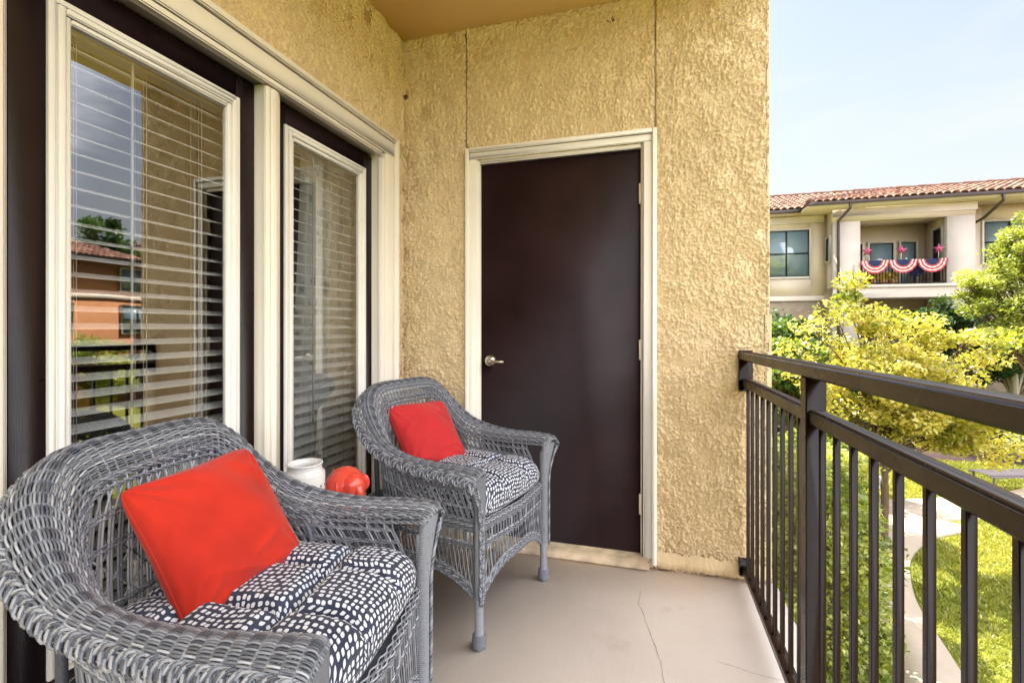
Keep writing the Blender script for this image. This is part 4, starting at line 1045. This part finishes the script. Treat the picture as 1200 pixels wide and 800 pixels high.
# yellow redbud just beyond the railing: sprays in flat layers
cl_ = np.concatenate([ell(rg, (4.1, 10.4, .5), (1.15, .9, .75), 44, .2), ell(rg, (4.7, 10.6, -.3), (1.3, .8, .5), 44, .2), ell(rg, (5.4, 10.9, -.75), (.9, .6, .35), 18, .2),
    np.array([(3.62, 10.44, 2.05), (3.55, 10.5, 1.75), (3.7, 10.4, 1.45), (3.3, 10.3, 1.45), (2.9, 10.2, 1.2), (3.9, 10.5, 1.25), (4.3, 10.6, 1.35), (5.0, 10.8, .98), (5.35, 10.9, .95), (5.75, 11.0, .62), (6.05, 11.1, .60), (6.3, 11.15, .95), (5.7, 11.0, 1.0), (4.9, 10.8, 1.25), (5.6, 11, .1), (5.2, 10.9, .25),
     (5.9, 11.05, -.25), (6.3, 11.2, -.6), (5.5, 10.9, -.75), (5.9, 11.1, -1.0), (6.4, 11.25, -1.1), (6.9, 11.4, -1.0), (4.9, 10.7, -.7), (6.2, 11.2, -1.35), (2.6, 10.1, .75), (2.75, 10.1, .3), (3.0, 10.2, .0), (3.2, 10.3, -.4), (4.3, 10.5, -.8), (3.8, 10.4, -.9)])])
tree('redbud_tree', 'yellow leaved young tree spreading just beyond the railing', 'tree', (4.3, 10.9, GZ), cl_, 230, .38, .080, M['leaf_yellow'], M['bark'], .07, 2.6, 4, .62, tone_mu=.56, up=.45)
# green-gold tree closer to the wall end
cl_ = np.concatenate([ell(rg, (3.0, 12.6, .35), (1.0, .7, 1.1), 40, .3), ell(rg, (3.4, 12.6, -.8), (1.1, .7, .7), 20, .3)])
tree('mixed_green_tree', 'green and gold leaved tree beside the stucco wall edge', 'tree', (3.2, 12.8, GZ), cl_, 150, .33, .10, M['leaf_mid'], M['bark'], .07, 2.4, 5, .6, tone_mu=.5)
cl_ = ell(rg, (3.3, 15.3, .0), (1.3, 1.0, 1.7), 45, .4)
tree('dark_shrub', 'tall dark green shrub in front of the far building, left of the yellow tree', 'shrub', (3.3, 15.3, GZ), cl_, 150, .36, .11, M['leaf_green'], M['bark'], .08, 2.4, 6, .8)
# bright tree at the right
cl_ = np.concatenate([ell(rg, (11.1, 18.7, 2.4), (1.55, 1.2, 1.7), 90, .35), ell(rg, (12.0, 18.9, 4.2), (1.35, 1.0, 1.65), 62, .3), ell(rg, (10.8, 18.4, .9), (1.3, .9, .7), 34, .3)])
tree('elm_tree', 'tall pale yellow green tree at the right edge, before the far building', 'tree', (11.6, 18.9, GZ), cl_, 330, .38, .085, M['leaf_lime'], M['bark'], .14, 3.6, 7, .7, tone_mu=.6)
cl_ = np.concatenate([ell(rg, (9.9, 21.0, 1.15), (1.5, .8, 1.0), 40, .4), ell(rg, (8.9, 20.9, .6), (1.0, .8, .9), 20, .4)])
tree('dark_green_tree', 'dark green tree under the bunting balcony', 'tree', (9.6, 21.1, GZ), cl_, 190, .38, .12, M['leaf_green'], M['bark'], .10, 3.2, 8, .8, tone_mu=.6)
cl_ = np.concatenate([ell(rg, (11.3, 20.3, .0), (1.3, .7, .75), 34, .35), ell(rg, (13.0, 20.6, .5), (1.5, .7, .8), 24, .35)])
tree('dark_green_tree', 'dark green low crowned tree with thin leaning trunks behind the railing', 'tree', (12.0, 20.6, GZ), cl_, 170, .36, .12, M['leaf_green'], M['bark'], .075, 2.9, 9, .8, multi=3, tone_mu=.5)
# pale barked young tree whose trunk shows below the rail
cl_ = ell(rg, (12.2, 21.5, 1.0), (1.2, .8, 1.1), 26, .4)
tree('pale_barked_tree', 'slim tree with pale white bark by the mulch bed', 'tree', (11.55, 19.9, GZ), cl_, 120, .4, .12, M['leaf_mid'], M['palebark'], .13, 3.0, 10, .8)
# shrubs along the path, below the rail
rg2 = np.random.default_rng(5)
def shrub(label, base, h, r, seed, mat=M['leaf_lime'], per=150, ls=.075, tm=.5, name='leafy_shrub', grp='shrubs along the garden path'):
    rr = np.random.default_rng(seed); cl = []
    nk = int(46*h*r+20)
    for _ in range(nk):
        zz = rr.random(); rad = r*(1-.35*zz**2)*math.sqrt(rr.uniform(.3, 1)); a_ = rr.random()*6.283; cl.append((base[0]+rad*math.cos(a_), base[1]+rad*math.sin(a_), GZ+.15+zz*h*.95))
    return tree(name, label, 'shrub', (base[0], base[1], GZ), cl, per, .24, ls, mat, M['bark'], .03, h*.6, seed, .85, grp, tm, multi=3)
shrub('tall green and yellow shrub closest to the balcony corner, seen through the first balusters', (1.55, 5.6), 3.0, .72, 31, per=190, ls=.055)
shrub('dense green shrub between the wall shrub and the path', (2.05, 6.9), 2.55, .70, 32, per=190, ls=.06)
shrub('leafy green shrub half way along the left side of the path', (2.45, 8.4), 2.35, .72, 33, per=180, ls=.062)
shrub('yellow green shrub near the path junction', (2.85, 10.0), 2.25, .80, 34, mat=M['leaf_lime'], per=170, ls=.07, tm=.35)
shrub('rounded green shrub at the path junction', (3.75, 11.6), 1.35, .62, 35, per=150, ls=.07)
shrub('dark rounded bush behind the mulch bed', (10.7, 21.2), 1.7, 1.1, 36, mat=M['leaf_green'], per=190, ls=.10, grp='bushes by the far building')
shrub('dark rounded bush left of the mulch bed, before the far building', (7.3, 21.9), 2.4, 1.2, 37, mat=M['leaf_green'], per=190, ls=.11, grp='bushes by the far building')
shrub('tall dark bush under the plain far window', (5.2, 22.6), 3.2, 1.2, 38, mat=M['leaf_green'], per=190, ls=.11, grp='bushes by the far building')
# low clipped hedge strip
rr = np.random.default_rng(8); n = 9000
P = np.stack([rr.uniform(8.8, 15.5, n), rr.uniform(20.25, 20.95, n), GZ+.05+.48*rr.random(n)], -1); V = leaves(None, P, .09, .6, rng=rr)
mb = MB(); mb.add(V.reshape(-1, 3), np.arange(4*n).reshape(-1, 4)); o = mb.build('low_hedge', M['leaf_mid'], None, False, np.repeat(np.clip(rr.normal(.3, .15, n), 0, 1), 4)); tag(o, 'low clipped green hedge behind the mulch bed', 'hedge')

# garden bench with slats and the small utility box
bn = empty('garden_bench', (9.2, 15.9, GZ), R(18), 'grey slatted backless bench on the lawn beyond the path', 'bench')
mb = MB()
for i in range(40):
    a_ = -.9+i*.0465; mb.cbox(a_, a_+.030, -.30, .30, .435+.0, .455, .004)
mb.build('slatted_seat', M['slat'], bn)
mb = MB(); mb.cbox(-.92, .98, -.30, -.262, .39, .434, .004); mb.cbox(-.92, .98, .262, .30, .39, .434, .004); mb.build('seat_frame', M['slat'], bn)
for sx in (-.8, .86):
    for sy in (-.27, .27):
        mb = MB(); mb.cbox(sx-.02, sx+.02, sy-.02, sy+.02, -.02, .392, .004); mb.build('leg', M['slat'], bn)
ub = empty('utility_box', (5.86, 14.95, GZ), R(20), 'small pale utility box standing on the lawn', 'utility box')
mb = MB(); mb.cbox(-.10, .10, -.07, .07, .0, .30, .012); mb.build('housing', M['util'], ub); mb = MB(); mb.cbox(-.115, .115, -.085, .085, .30, .335, .01); mb.build('cover', M['util'], ub)
mb = MB(); mb.cbox(-.085, -.02, -.078, -.0695, .03, .24, .004); mb.build('panel', M['fardark'], ub)

# ------------------------------------------------------------------ tiled roof helper
def tiled(mb_tone, O, U, Vv, nu_len, nv_len, clip=None):
    """tiled plane: O origin at the eave, U along the eave, Vv up the slope; clip(x,y) polygon test returning bool per tile"""
    U = np.array(U, float); Vv = np.array(Vv, float); U /= np.linalg.norm(U); Vv /= np.linalg.norm(Vv); Nn = np.cross(U, Vv); Nn *= np.sign(Nn[2])
    pu, pv = .28, .42; nu, nv = int(nu_len/pu), int(nv_len/pv); verts = []; tone = []
    prof = np.array([(0, .0), (.12, .055), (.3, .085), (.5, .095), (.7, .085), (.88, .055), (1, .0)])
    rr = np.random.default_rng(int(abs(O[0]*10+O[1])))
    I, J = np.meshgrid(np.arange(nu), np.arange(nv), indexing='ij'); I, J = I.ravel(), J.ravel()
    if clip is not None:
        k_ = clip((I+.5)*pu, (J+.5)*pv); I, J = I[k_], J[k_]
    m_ = len(I); O = np.array(O, float)
    jit = rr.normal(0, .006, m_)
    V = np.zeros((m_, 2, 7, 3))
    for a_ in (0, 1):
        for b_ in range(7):
            uu = (I+prof[b_, 0])*pu; vv = (J+(-.06 if a_ == 0 else 1.02))*pv; hh = prof[b_, 1]+(.045 if a_ == 0 else .0)+jit
            V[:, a_, b_] = O+uu[:, None]*U+vv[:, None]*Vv+hh[:, None]*Nn
    base = (np.arange(m_)*14)[:, None]; F = np.concatenate([base+np.array([[b_, b_+1, 7+b_+1, 7+b_]]) for b_ in range(6)])
    mb_tone.add(V.reshape(-1, 3), F); mb_tone.tone.append(np.repeat(rr.random(m_), 14))
    # front lip
    V2 = V[:, 0].copy(); V3 = V2-Nn*.05; W2 = np.stack([V3, V2], 1); mb_tone.add(W2.reshape(-1, 3), F); mb_tone.tone.append(np.repeat(rr.random(m_)*.3, 14))

# ------------------------------------------------------------------ far building across the garden
fb = empty('far_apartment_building', (0, 0, 0), 0, 'cream three storey apartment building with red clay tile roof across the garden', 'building')
def part(name, mat, parent, boxes, ch=0.0):
    m_ = MB()
    for b_ in boxes: (m_.cbox(*b_, ch) if ch else m_.box(*b_))
    return m_.build(name, mat, parent)
YF, YS = 23.8, 24.8; EZ = 6.30
# walls
part('setback_wall', M['farwall'], fb, [(-14, 5.00, YS, 25.2, 2.66, EZ), (5.00, 6.98, YS, 25.2, 2.66, 3.46), (5.00, 6.98, YS, 25.2, 5.72, EZ), (6.98, 7.62, YS, 25.2, 2.66, EZ), (12.5, 13.3, YS, 25.2, GZ+2.5, EZ), (13.3, 15.2, YS, 25.2, 5.72, EZ), (13.3, 15.2, YS, 25.2, GZ+2.5, 3.8), (15.2, 30, YS, 25.2, GZ+2.5, EZ)])
part('stone_wall', M['stone'], fb, [(-14, 7.58, YS-.02, 25.2, GZ, 2.38), (12.6, 30, YS-.02, 25.2, GZ, GZ+2.49)])
part('string_course', M['farcream'], fb, [(-14, 7.56, YS-.10, YS+.1, 2.40, 2.64)], .02)
part('side_wall', M['farpillar'], fb, [(7.60, 7.75, YF+.3, YS+.2, -.0, EZ)]); part('side_wall', M['farpillar'], fb, [(12.35, 12.5, YF+.3, YS+.4, -.0, EZ)])
part('pillar', M['farpillar'], fb, [(7.56, 8.56, YF, YF+.32, GZ, 5.75)]); part('pillar', M['farpillar'], fb, [(11.62, 12.56, YF, YF+.32, GZ, 5.75)])
part('frieze', M['farwall'], fb, [(7.55, 12.57, YF-.01, YF+.33, 5.752, EZ)]); part('frieze', M['farcream'], fb, [(7.50, 12.62, YF-.05, YF-.012, 5.95, EZ-.02)], .01)
part('frieze', M['farcream'], fb, [(-14, 7.5, YS-.06, YS-.001, 5.95, EZ-.02)], .01)
# balconies (upper and lower)
for zb_, nm in ((3.0, 'u'), (-.08, 'l')):
    part('balcony_slab', M['farcream'], fb, [(7.50, 12.62, YF-.10, 25.6, zb_-.56, zb_-.08), (7.50, 12.62, YF-.16, YF+.3, zb_-.12, zb_)], .02)
    part('balcony_back_wall', M['farwall'], fb, [(8.0, 12.2, 25.6, 25.8, zb_, zb_+2.8)])
    part('balcony_side_wall', M['farwall'], fb, [(11.70, 11.9, YF+.33, 25.6, zb_, zb_+2.8)]); part('balcony_side_wall', M['farwall'], fb, [(8.28, 8.5, YF+.33, 25.6, zb_, zb_+2.8)])
part('balcony_ceiling', M['farwall'], fb, [(8.0, 12.2, YF+.33, 25.6, 5.80, 5.9)])
def window(x0, x1, z0, z1, y, nx=2, nz=2, pane='farglass', frame='fartrim', bars='fardark', parent=fb, axis='x'):
    def bx(u0, u1, d0, d1, za, zb): return (u0, u1, y-d1, y-d0, za, zb) if axis == 'x' else (y-d1, y-d0, u0, u1, za, zb)
    f_ = MB()
    for b_ in (bx(x0-.09, x0, -.05, .05, z0-.09, z1+.09), bx(x1, x1+.09, -.05, .05, z0-.09, z1+.09), bx(x0, x1, -.05, .05, z1, z1+.09), bx(x0, x1, -.05, .05, z0-.09, z0)): f_.cbox(*b_, .01)
    wo = f_.build('window', M[frame], parent)
    g_ = MB(); g_.box(*bx(x0, x1, -.06, -.02, z0, z1)); g_.build('pane', M[pane], wo)
    k_ = MB()
    for i in range(nx+1):
        c_ = x0+(x1-x0)*i/nx; w_ = .03; k_.box(*bx(max(x0, c_-w_), min(x1, c_+w_), -.019, .02, z0, z1))
    for i in range(nz+1):
        c_ = z0+(z1-z0)*i/nz; k_.box(*bx(x0, x1, -.018, .022, max(z0, c_-.03), min(z1, c_+.03)))
    k_.build('sash', M[bars], wo); return wo
window(5.07, 6.90, 3.53, 5.66, YS, 2, 2)
window(13.37, 15.1, 3.9, 5.6, YS, 2, 2)
window(-2.5, -.6, 3.53, 5.66, YS-.07, 2, 2); window(1.0, 2.9, 3.53, 5.66, YS-.07, 2, 2); window(1.0, 2.9, .3, 2.0, YS-.09, 2, 2)
window(24.15, 24.55, 4.15, 5.15, 7.53, 1, 1, axis='y')
for x0_, x1_ in ((8.62, 9.25), (9.55, 10.45), (10.75, 11.30)): window(x0_, x1_, 3.05, 5.0, 25.53, 1, 1, frame='fartrim', bars='fardark')
for x0_, x1_ in ((8.8, 9.7), (10.0, 11.4)): window(x0_, x1_, .0, 1.95, 25.53, 1, 1)
window(24.2, 24.8, 3.1, 5.35, 11.63, 1, 1, pane='fardark', axis='y')
window(18, 20, 3.53, 5.66, YS-.07, 2, 2); window(22, 24, .3, 2.2, YS-.07, 2, 2); window(16.0, 18, .3, 2.2, YS-.07, 2, 2)
part('garage_panel', M['util'], fb, [(17.5, 21.0, YS-.06, YS-.021, GZ, GZ+2.0)])
def far_rail(zb_):
    boxes = [(8.56, 11.62, YF+.04, YF+.09, zb_+.98, zb_+1.03), (8.56, 11.62, YF+.045, YF+.085, zb_+.84, zb_+.875), (8.56, 11.62, YF+.045, YF+.085, zb_+.06, zb_+.10)]
    r_ = part('railing', M['rail'], fb, boxes)
    part('baluster', M['rail'], r_, [(x_, x_+.022, YF+.05, YF+.072, zb_+.1, zb_+.84) for x_ in np.arange(8.62, 11.6, .11)])
far_rail(3.0); far_rail(-.08)
# gutters and downspouts
part('gutter', M['fargutter'], fb, [(6.42, 30.0, YF-.62, YF-.50, 6.40, 6.56), (6.42, 6.54, YF-.50, YS-.5, 6.40, 6.56), (-14, 6.42, YS-.62, YS-.50, 6.36, 6.52)], .02)
part('soffit', M['farwall'], fb, [(6.43, 30, YF-.50, YS+.3, 6.301, 6.50), (-14, 6.42, YS-.50, YS+.3, 6.302, 6.46)])
for xs_, pts in ((0, [(8.0, YF-.56, 6.42), (8.0, YF-.56, 6.2), (7.72, YF-.09, 5.78), (7.72, YF-.09, 5.4), (7.72, YF-.09, GZ+.3)]), (0, [(13.15, YF-.56, 6.42), (13.15, YF-.56, 6.15), (12.95, YF+.2, 5.65), (12.66, YS-.12, 5.35), (12.66, YS-.12, GZ+.3)])):
    m_ = MB(); m_.tubes([pts], .055, 8); m_.build('downspout', M['fargutter'], fb)
# roof
sl_ = .30; rm = SB(); ct_ = math.atan(sl_); nl = math.hypot(1, sl_)
Oy = YF-.60
tiled(rm, (6.42, Oy, 6.52), (1, 0, 0), (0, 1, sl_), 24, 5.2*nl, lambda a_, b_: a_ > b_/nl)
tiled(rm, (-14, Oy+1., 6.50), (1, 0, 0), (0, 1, .385), 22+8, 4.2*math.hypot(1, .385), lambda a_, b_: a_-20.42 < b_/nl+.2)
rf = rm.build('roof', M['tiles'], fb, True, np.concatenate(rm.tone))
m_ = MB(); RD = 5.2
m_.add([(6.42, Oy+.02, 6.49), (30, Oy+.02, 6.49), (30, Oy+RD, 6.49+RD*sl_), (6.42+RD, Oy+RD, 6.49+RD*sl_)], [(0, 1, 2, 3)])
m_.add([(-14, Oy+1.02, 6.47), (6.6, Oy+1.02, 6.47), (6.6+RD-1, Oy+RD, 6.47+(RD-1)*.385), (-14, Oy+RD, 6.47+(RD-1)*.385)], [(0, 1, 2, 3)])
m_.add([(6.42, Oy+.02, 6.49), (6.42+RD, Oy+RD, 6.49+RD*sl_), (6.6+RD-1, Oy+RD, 6.46+(RD-1)*.385), (6.42, Oy+1.02, 6.46)], [(0, 1, 2, 3)])
m_.add([(6.42+RD, Oy+RD, 6.49+RD*sl_), (30, Oy+RD, 6.49+RD*sl_), (30, Oy+2*RD, 6.49), (6.42+RD, Oy+2*RD, 6.49)], [(0, 1, 2, 3)])
m_.add([(-14, Oy+RD, 6.47+(RD-1)*.385), (6.42+RD, Oy+RD, 6.47+(RD-1)*.385), (6.42+RD, Oy+2*RD-1, 6.47), (-14, Oy+2*RD-1, 6.47)], [(0, 1, 2, 3)])
m_.build('roof_deck', M['tiles'], rf)
m_ = MB(); hp = np.array([(6.42+i*.31, Oy+i*.31, 6.56+i*.31*sl_) for i in range(18)])
for i in range(17): m_.tubes([[tuple(hp[i]+[0, 0, .05]), tuple(hp[i+1]+[0, 0, .02])]], [.12, .10], 8)
m_.build('hip_tiles', M['tiles'], rf, True)
m_ = MB()
for i in range(48):
    zr = 6.60+RD*sl_; m_.tubes([[(-14+i*.92, Oy+RD, zr), (-14+i*.92+.95, Oy+RD, zr-.03)]], [.13, .11], 8)
m_.build('ridge_tiles', M['tiles'], rf, True)
m_ = MB(); m_.box(-14, 30, 25.81, 32.4, GZ, 6.3); m_.build('body', M['farwall'], fb)
# roof vent pipe
m_ = MB(); m_.tubes([[(9.2, 27.2, 7.3), (9.2, 27.2, 7.85)]], .06, 8); m_.build('vent_pipe', M['fargutter'], rf)

# bunting swags and pinwheel stars on the far railing
def swag(cx_, label):
    t = empty('bunting_swag', (cx_, YF-.02, 4.03), 0, label, 'bunting', 'patriotic bunting on the far balcony')
    R0, RO = .23, .50; na = 40; aa = np.linspace(math.pi, 2*math.pi, na)
    def ring(r0, r1, mat, nm, y):
        m_ = MB(); P = np.zeros((2, na, 3))
        for q, r_ in enumerate((r0, r1)):
            P[q] = np.stack([r_*1.05*np.cos(aa), y+.02*np.sin(aa*14)*(r_/RO), r_*1.12*np.sin(aa)], -1)
        m_.grid(P); P2 = P+[0, .006, 0]; m_.grid(P2[::-1]); return m_.build(nm, mat, t, True)
    ring(.01, R0, M['navy'], 'blue_centre', -.03)
    k_ = 5; st = (RO-R0)/k_
    for i in range(k_): ring(R0+i*st, R0+(i+1)*st, M['bred'] if i % 2 == 0 else M['bwhite'], 'red_stripe' if i % 2 == 0 else 'white_stripe', -.03)
    return t
for i, (x_, l_) in enumerate(((9.08, 'red, white and blue bunting swag on the far balcony, leftmost of three'), (10.09, 'red, white and blue bunting swag on the far balcony, middle of three'), (11.10, 'red, white and blue bunting swag on the far balcony, rightmost of three'))): swag(x_, l_)
def pinwheel(x_, label):
    t = empty('star_pinwheel', (x_, YF-.06, 4.42), 0, label, 'pinwheel', 'pinwheels on the far balcony railing'); m_ = MB()
    pts = []
    for i in range(10):
        a_ = math.pi/2+i*math.pi/5; r_ = .24 if i % 2 == 0 else .095; pts.append((r_*math.cos(a_), r_*math.sin(a_)))
    V = [(0, -.05, 0)]+[(x, -.02, z) for x, z in pts]+[(0, .0, 0)]; F = [(0, 1+(i+1) % 10, 1+i, 1+i) for i in range(10)]+[(11, 1+i, 1+(i+1) % 10, 1+(i+1) % 10) for i in range(10)]
    m_.add(V, F); m_.build('star', M['pink'], t); m_ = MB(); m_.tubes([[(0, 0, -.40), (0, 0, 0)]], .012, 6); m_.build('stick', M['fartrim'], t)
    m_ = MB(); ball(m_, (0, -.055, 0), (.03, .012, .03), 10); m_.build('hub', M['navy'], t)
for x_, l_ in ((8.78, 'pink star pinwheel over the left bunting swag'), (10.02, 'pink star pinwheel over the middle bunting swag'), (11.30, 'pink star pinwheel over the right bunting swag')): pinwheel(x_, l_)
bc = empty('blue_folding_chair', (10.75, 24.4, 3.0), R(170), 'blue chair behind the far balcony railing', 'chair')
m_ = MB(); m_.cbox(-.24, .24, -.22, .22, .40, .43, .01); m_.build('seat', M['bluechair'], bc); m_ = MB(); m_.cbox(-.24, .24, .20, .23, .45, .92, .01); m_.build('backrest', M['bluechair'], bc)
for sx in (-.22, .22):
    for sy in (-.2, .21): m_ = MB(); m_.tubes([[(sx, sy, 0), (sx, sy*.9, .41)]], .014, 6); m_.build('leg', M['fardark'], bc)
pl_ = empty('potted_flowers', (9.35, 24.05, 3.0), 0, 'orange yellow potted flowers behind the far balcony railing', 'potted plant')
m_ = MB()
for x_ in (-.25, .15, .5): m_.lathe([(0, 0), (.11, 0), (.15, .22), (.13, .22), (.11, .18), (0, .18)], 14, None, (x_, 0, 0))
m_.build('pot', M['orangewall'], pl_, True)
rr = np.random.default_rng(2); P = np.stack([rr.uniform(-.42, .65, 700), rr.uniform(-.2, .15, 700), .22+.32*rr.random(700)], -1); m_ = MB(); m_.add(leaves(None, P, .075, .3, rng=rr).reshape(-1, 3), np.arange(2800).reshape(-1, 4)); m_.build('blooms', M['leaf_gold'], pl_, False, np.repeat(np.clip(rr.normal(.8, .2, 700), 0, 1), 4))

# ------------------------------------------------------------------ building to the right (seen in the glass)
rb_ = empty('terracotta_apartment_building', (0, 0, 0), 0, 'orange brick apartment building with clay tile roof reflected in the left patio door', 'building')
XR = 26.
part('brick_wall', M['orangebrick'], rb_, [(XR, XR+9, -22, 21.0, GZ, 2.9)]); part('upper_wall', M['orangewall'], rb_, [(XR+.06, XR+9, -22, 20.95, 2.9, 4.9)])
part('string_course', M['farcream'], rb_, [(XR-.08, XR+.2, -22, 21.05, 2.75, 2.98)])
for y_ in np.arange(-18, 20, 4.2):
    for z_ in (-1.9, 3.25 if False else .9): window(y_, y_+1.7, z_, z_+1.5, XR-.07, 2, 2, parent=rb_, axis='y')
    window(y_, y_+1.5, 3.3, 4.5, XR-.01, 2, 1, parent=rb_, axis='y')
rm = SB(); tiled(rm, (XR-.7, 21.6, 4.95), (0, -1, 0), (1, 0, .36), 44, 5.6, lambda a_, b_: a_ > b_*.9)
rf2 = rm.build('roof', M['tiles'], rb_, True, np.concatenate(rm.tone))
m_ = MB(); m_.add([(XR-.7, 21.6, 4.93), (XR-.7, -22.4, 4.93), (XR+4.6, -22.4, 6.85), (XR+4.6, 16.3, 6.85)], [(0, 1, 2, 3)]); m_.add([(XR-.7, 21.6, 4.93), (XR+4.6, 16.3, 6.85), (XR+10, 16.3, 6.85), (XR+10, 21.6, 4.93)], [(0, 1, 2, 3)]); m_.add([(XR+4.6, 16.3, 6.85), (XR+4.6, -22.4, 6.85), (XR+10, -22.4, 4.93), (XR+10, 21.6, 4.93)], [(0, 1, 2, 3)]); m_.build('roof_deck', M['tiles'], rf2)
part('gutter', M['fargutter'], rb_, [(XR-.80, XR-.68, -22.4, 21.6, 4.82, 4.97)], .02)
cl_ = ell(rg, (20, 14.5, -.6), (1.7, 2.2, 1.5), 60, .4); tree('elm_tree', 'lime green rounded tree before the orange brick building', 'tree', (20, 14.5, GZ), cl_, 190, .45, .14, M['leaf_lime'], M['bark'], .12, 2.6, 41, .8, tone_mu=.6)
cl_ = ell(rg, (19, 9.0, -.6), (1.8, 2.0, 1.5), 50, .4); tree('redbud_tree', 'golden rounded tree on the lawn before the orange brick building', 'tree', (19, 9.0, GZ), cl_, 190, .45, .14, M['leaf_yellow'], M['bark'], .12, 2.6, 42, .8)
cl_ = ell(rg, (38, 27, 6.2), (3.2, 3, 3.5), 60, .4); tree('distant_tree', 'dark green tree rising behind the brick building roof', 'tree', (38, 27, GZ), cl_, 200, .8, .28, M['leaf_green'], M['bark'], .3, 7, 43, .8, tone_mu=.7)
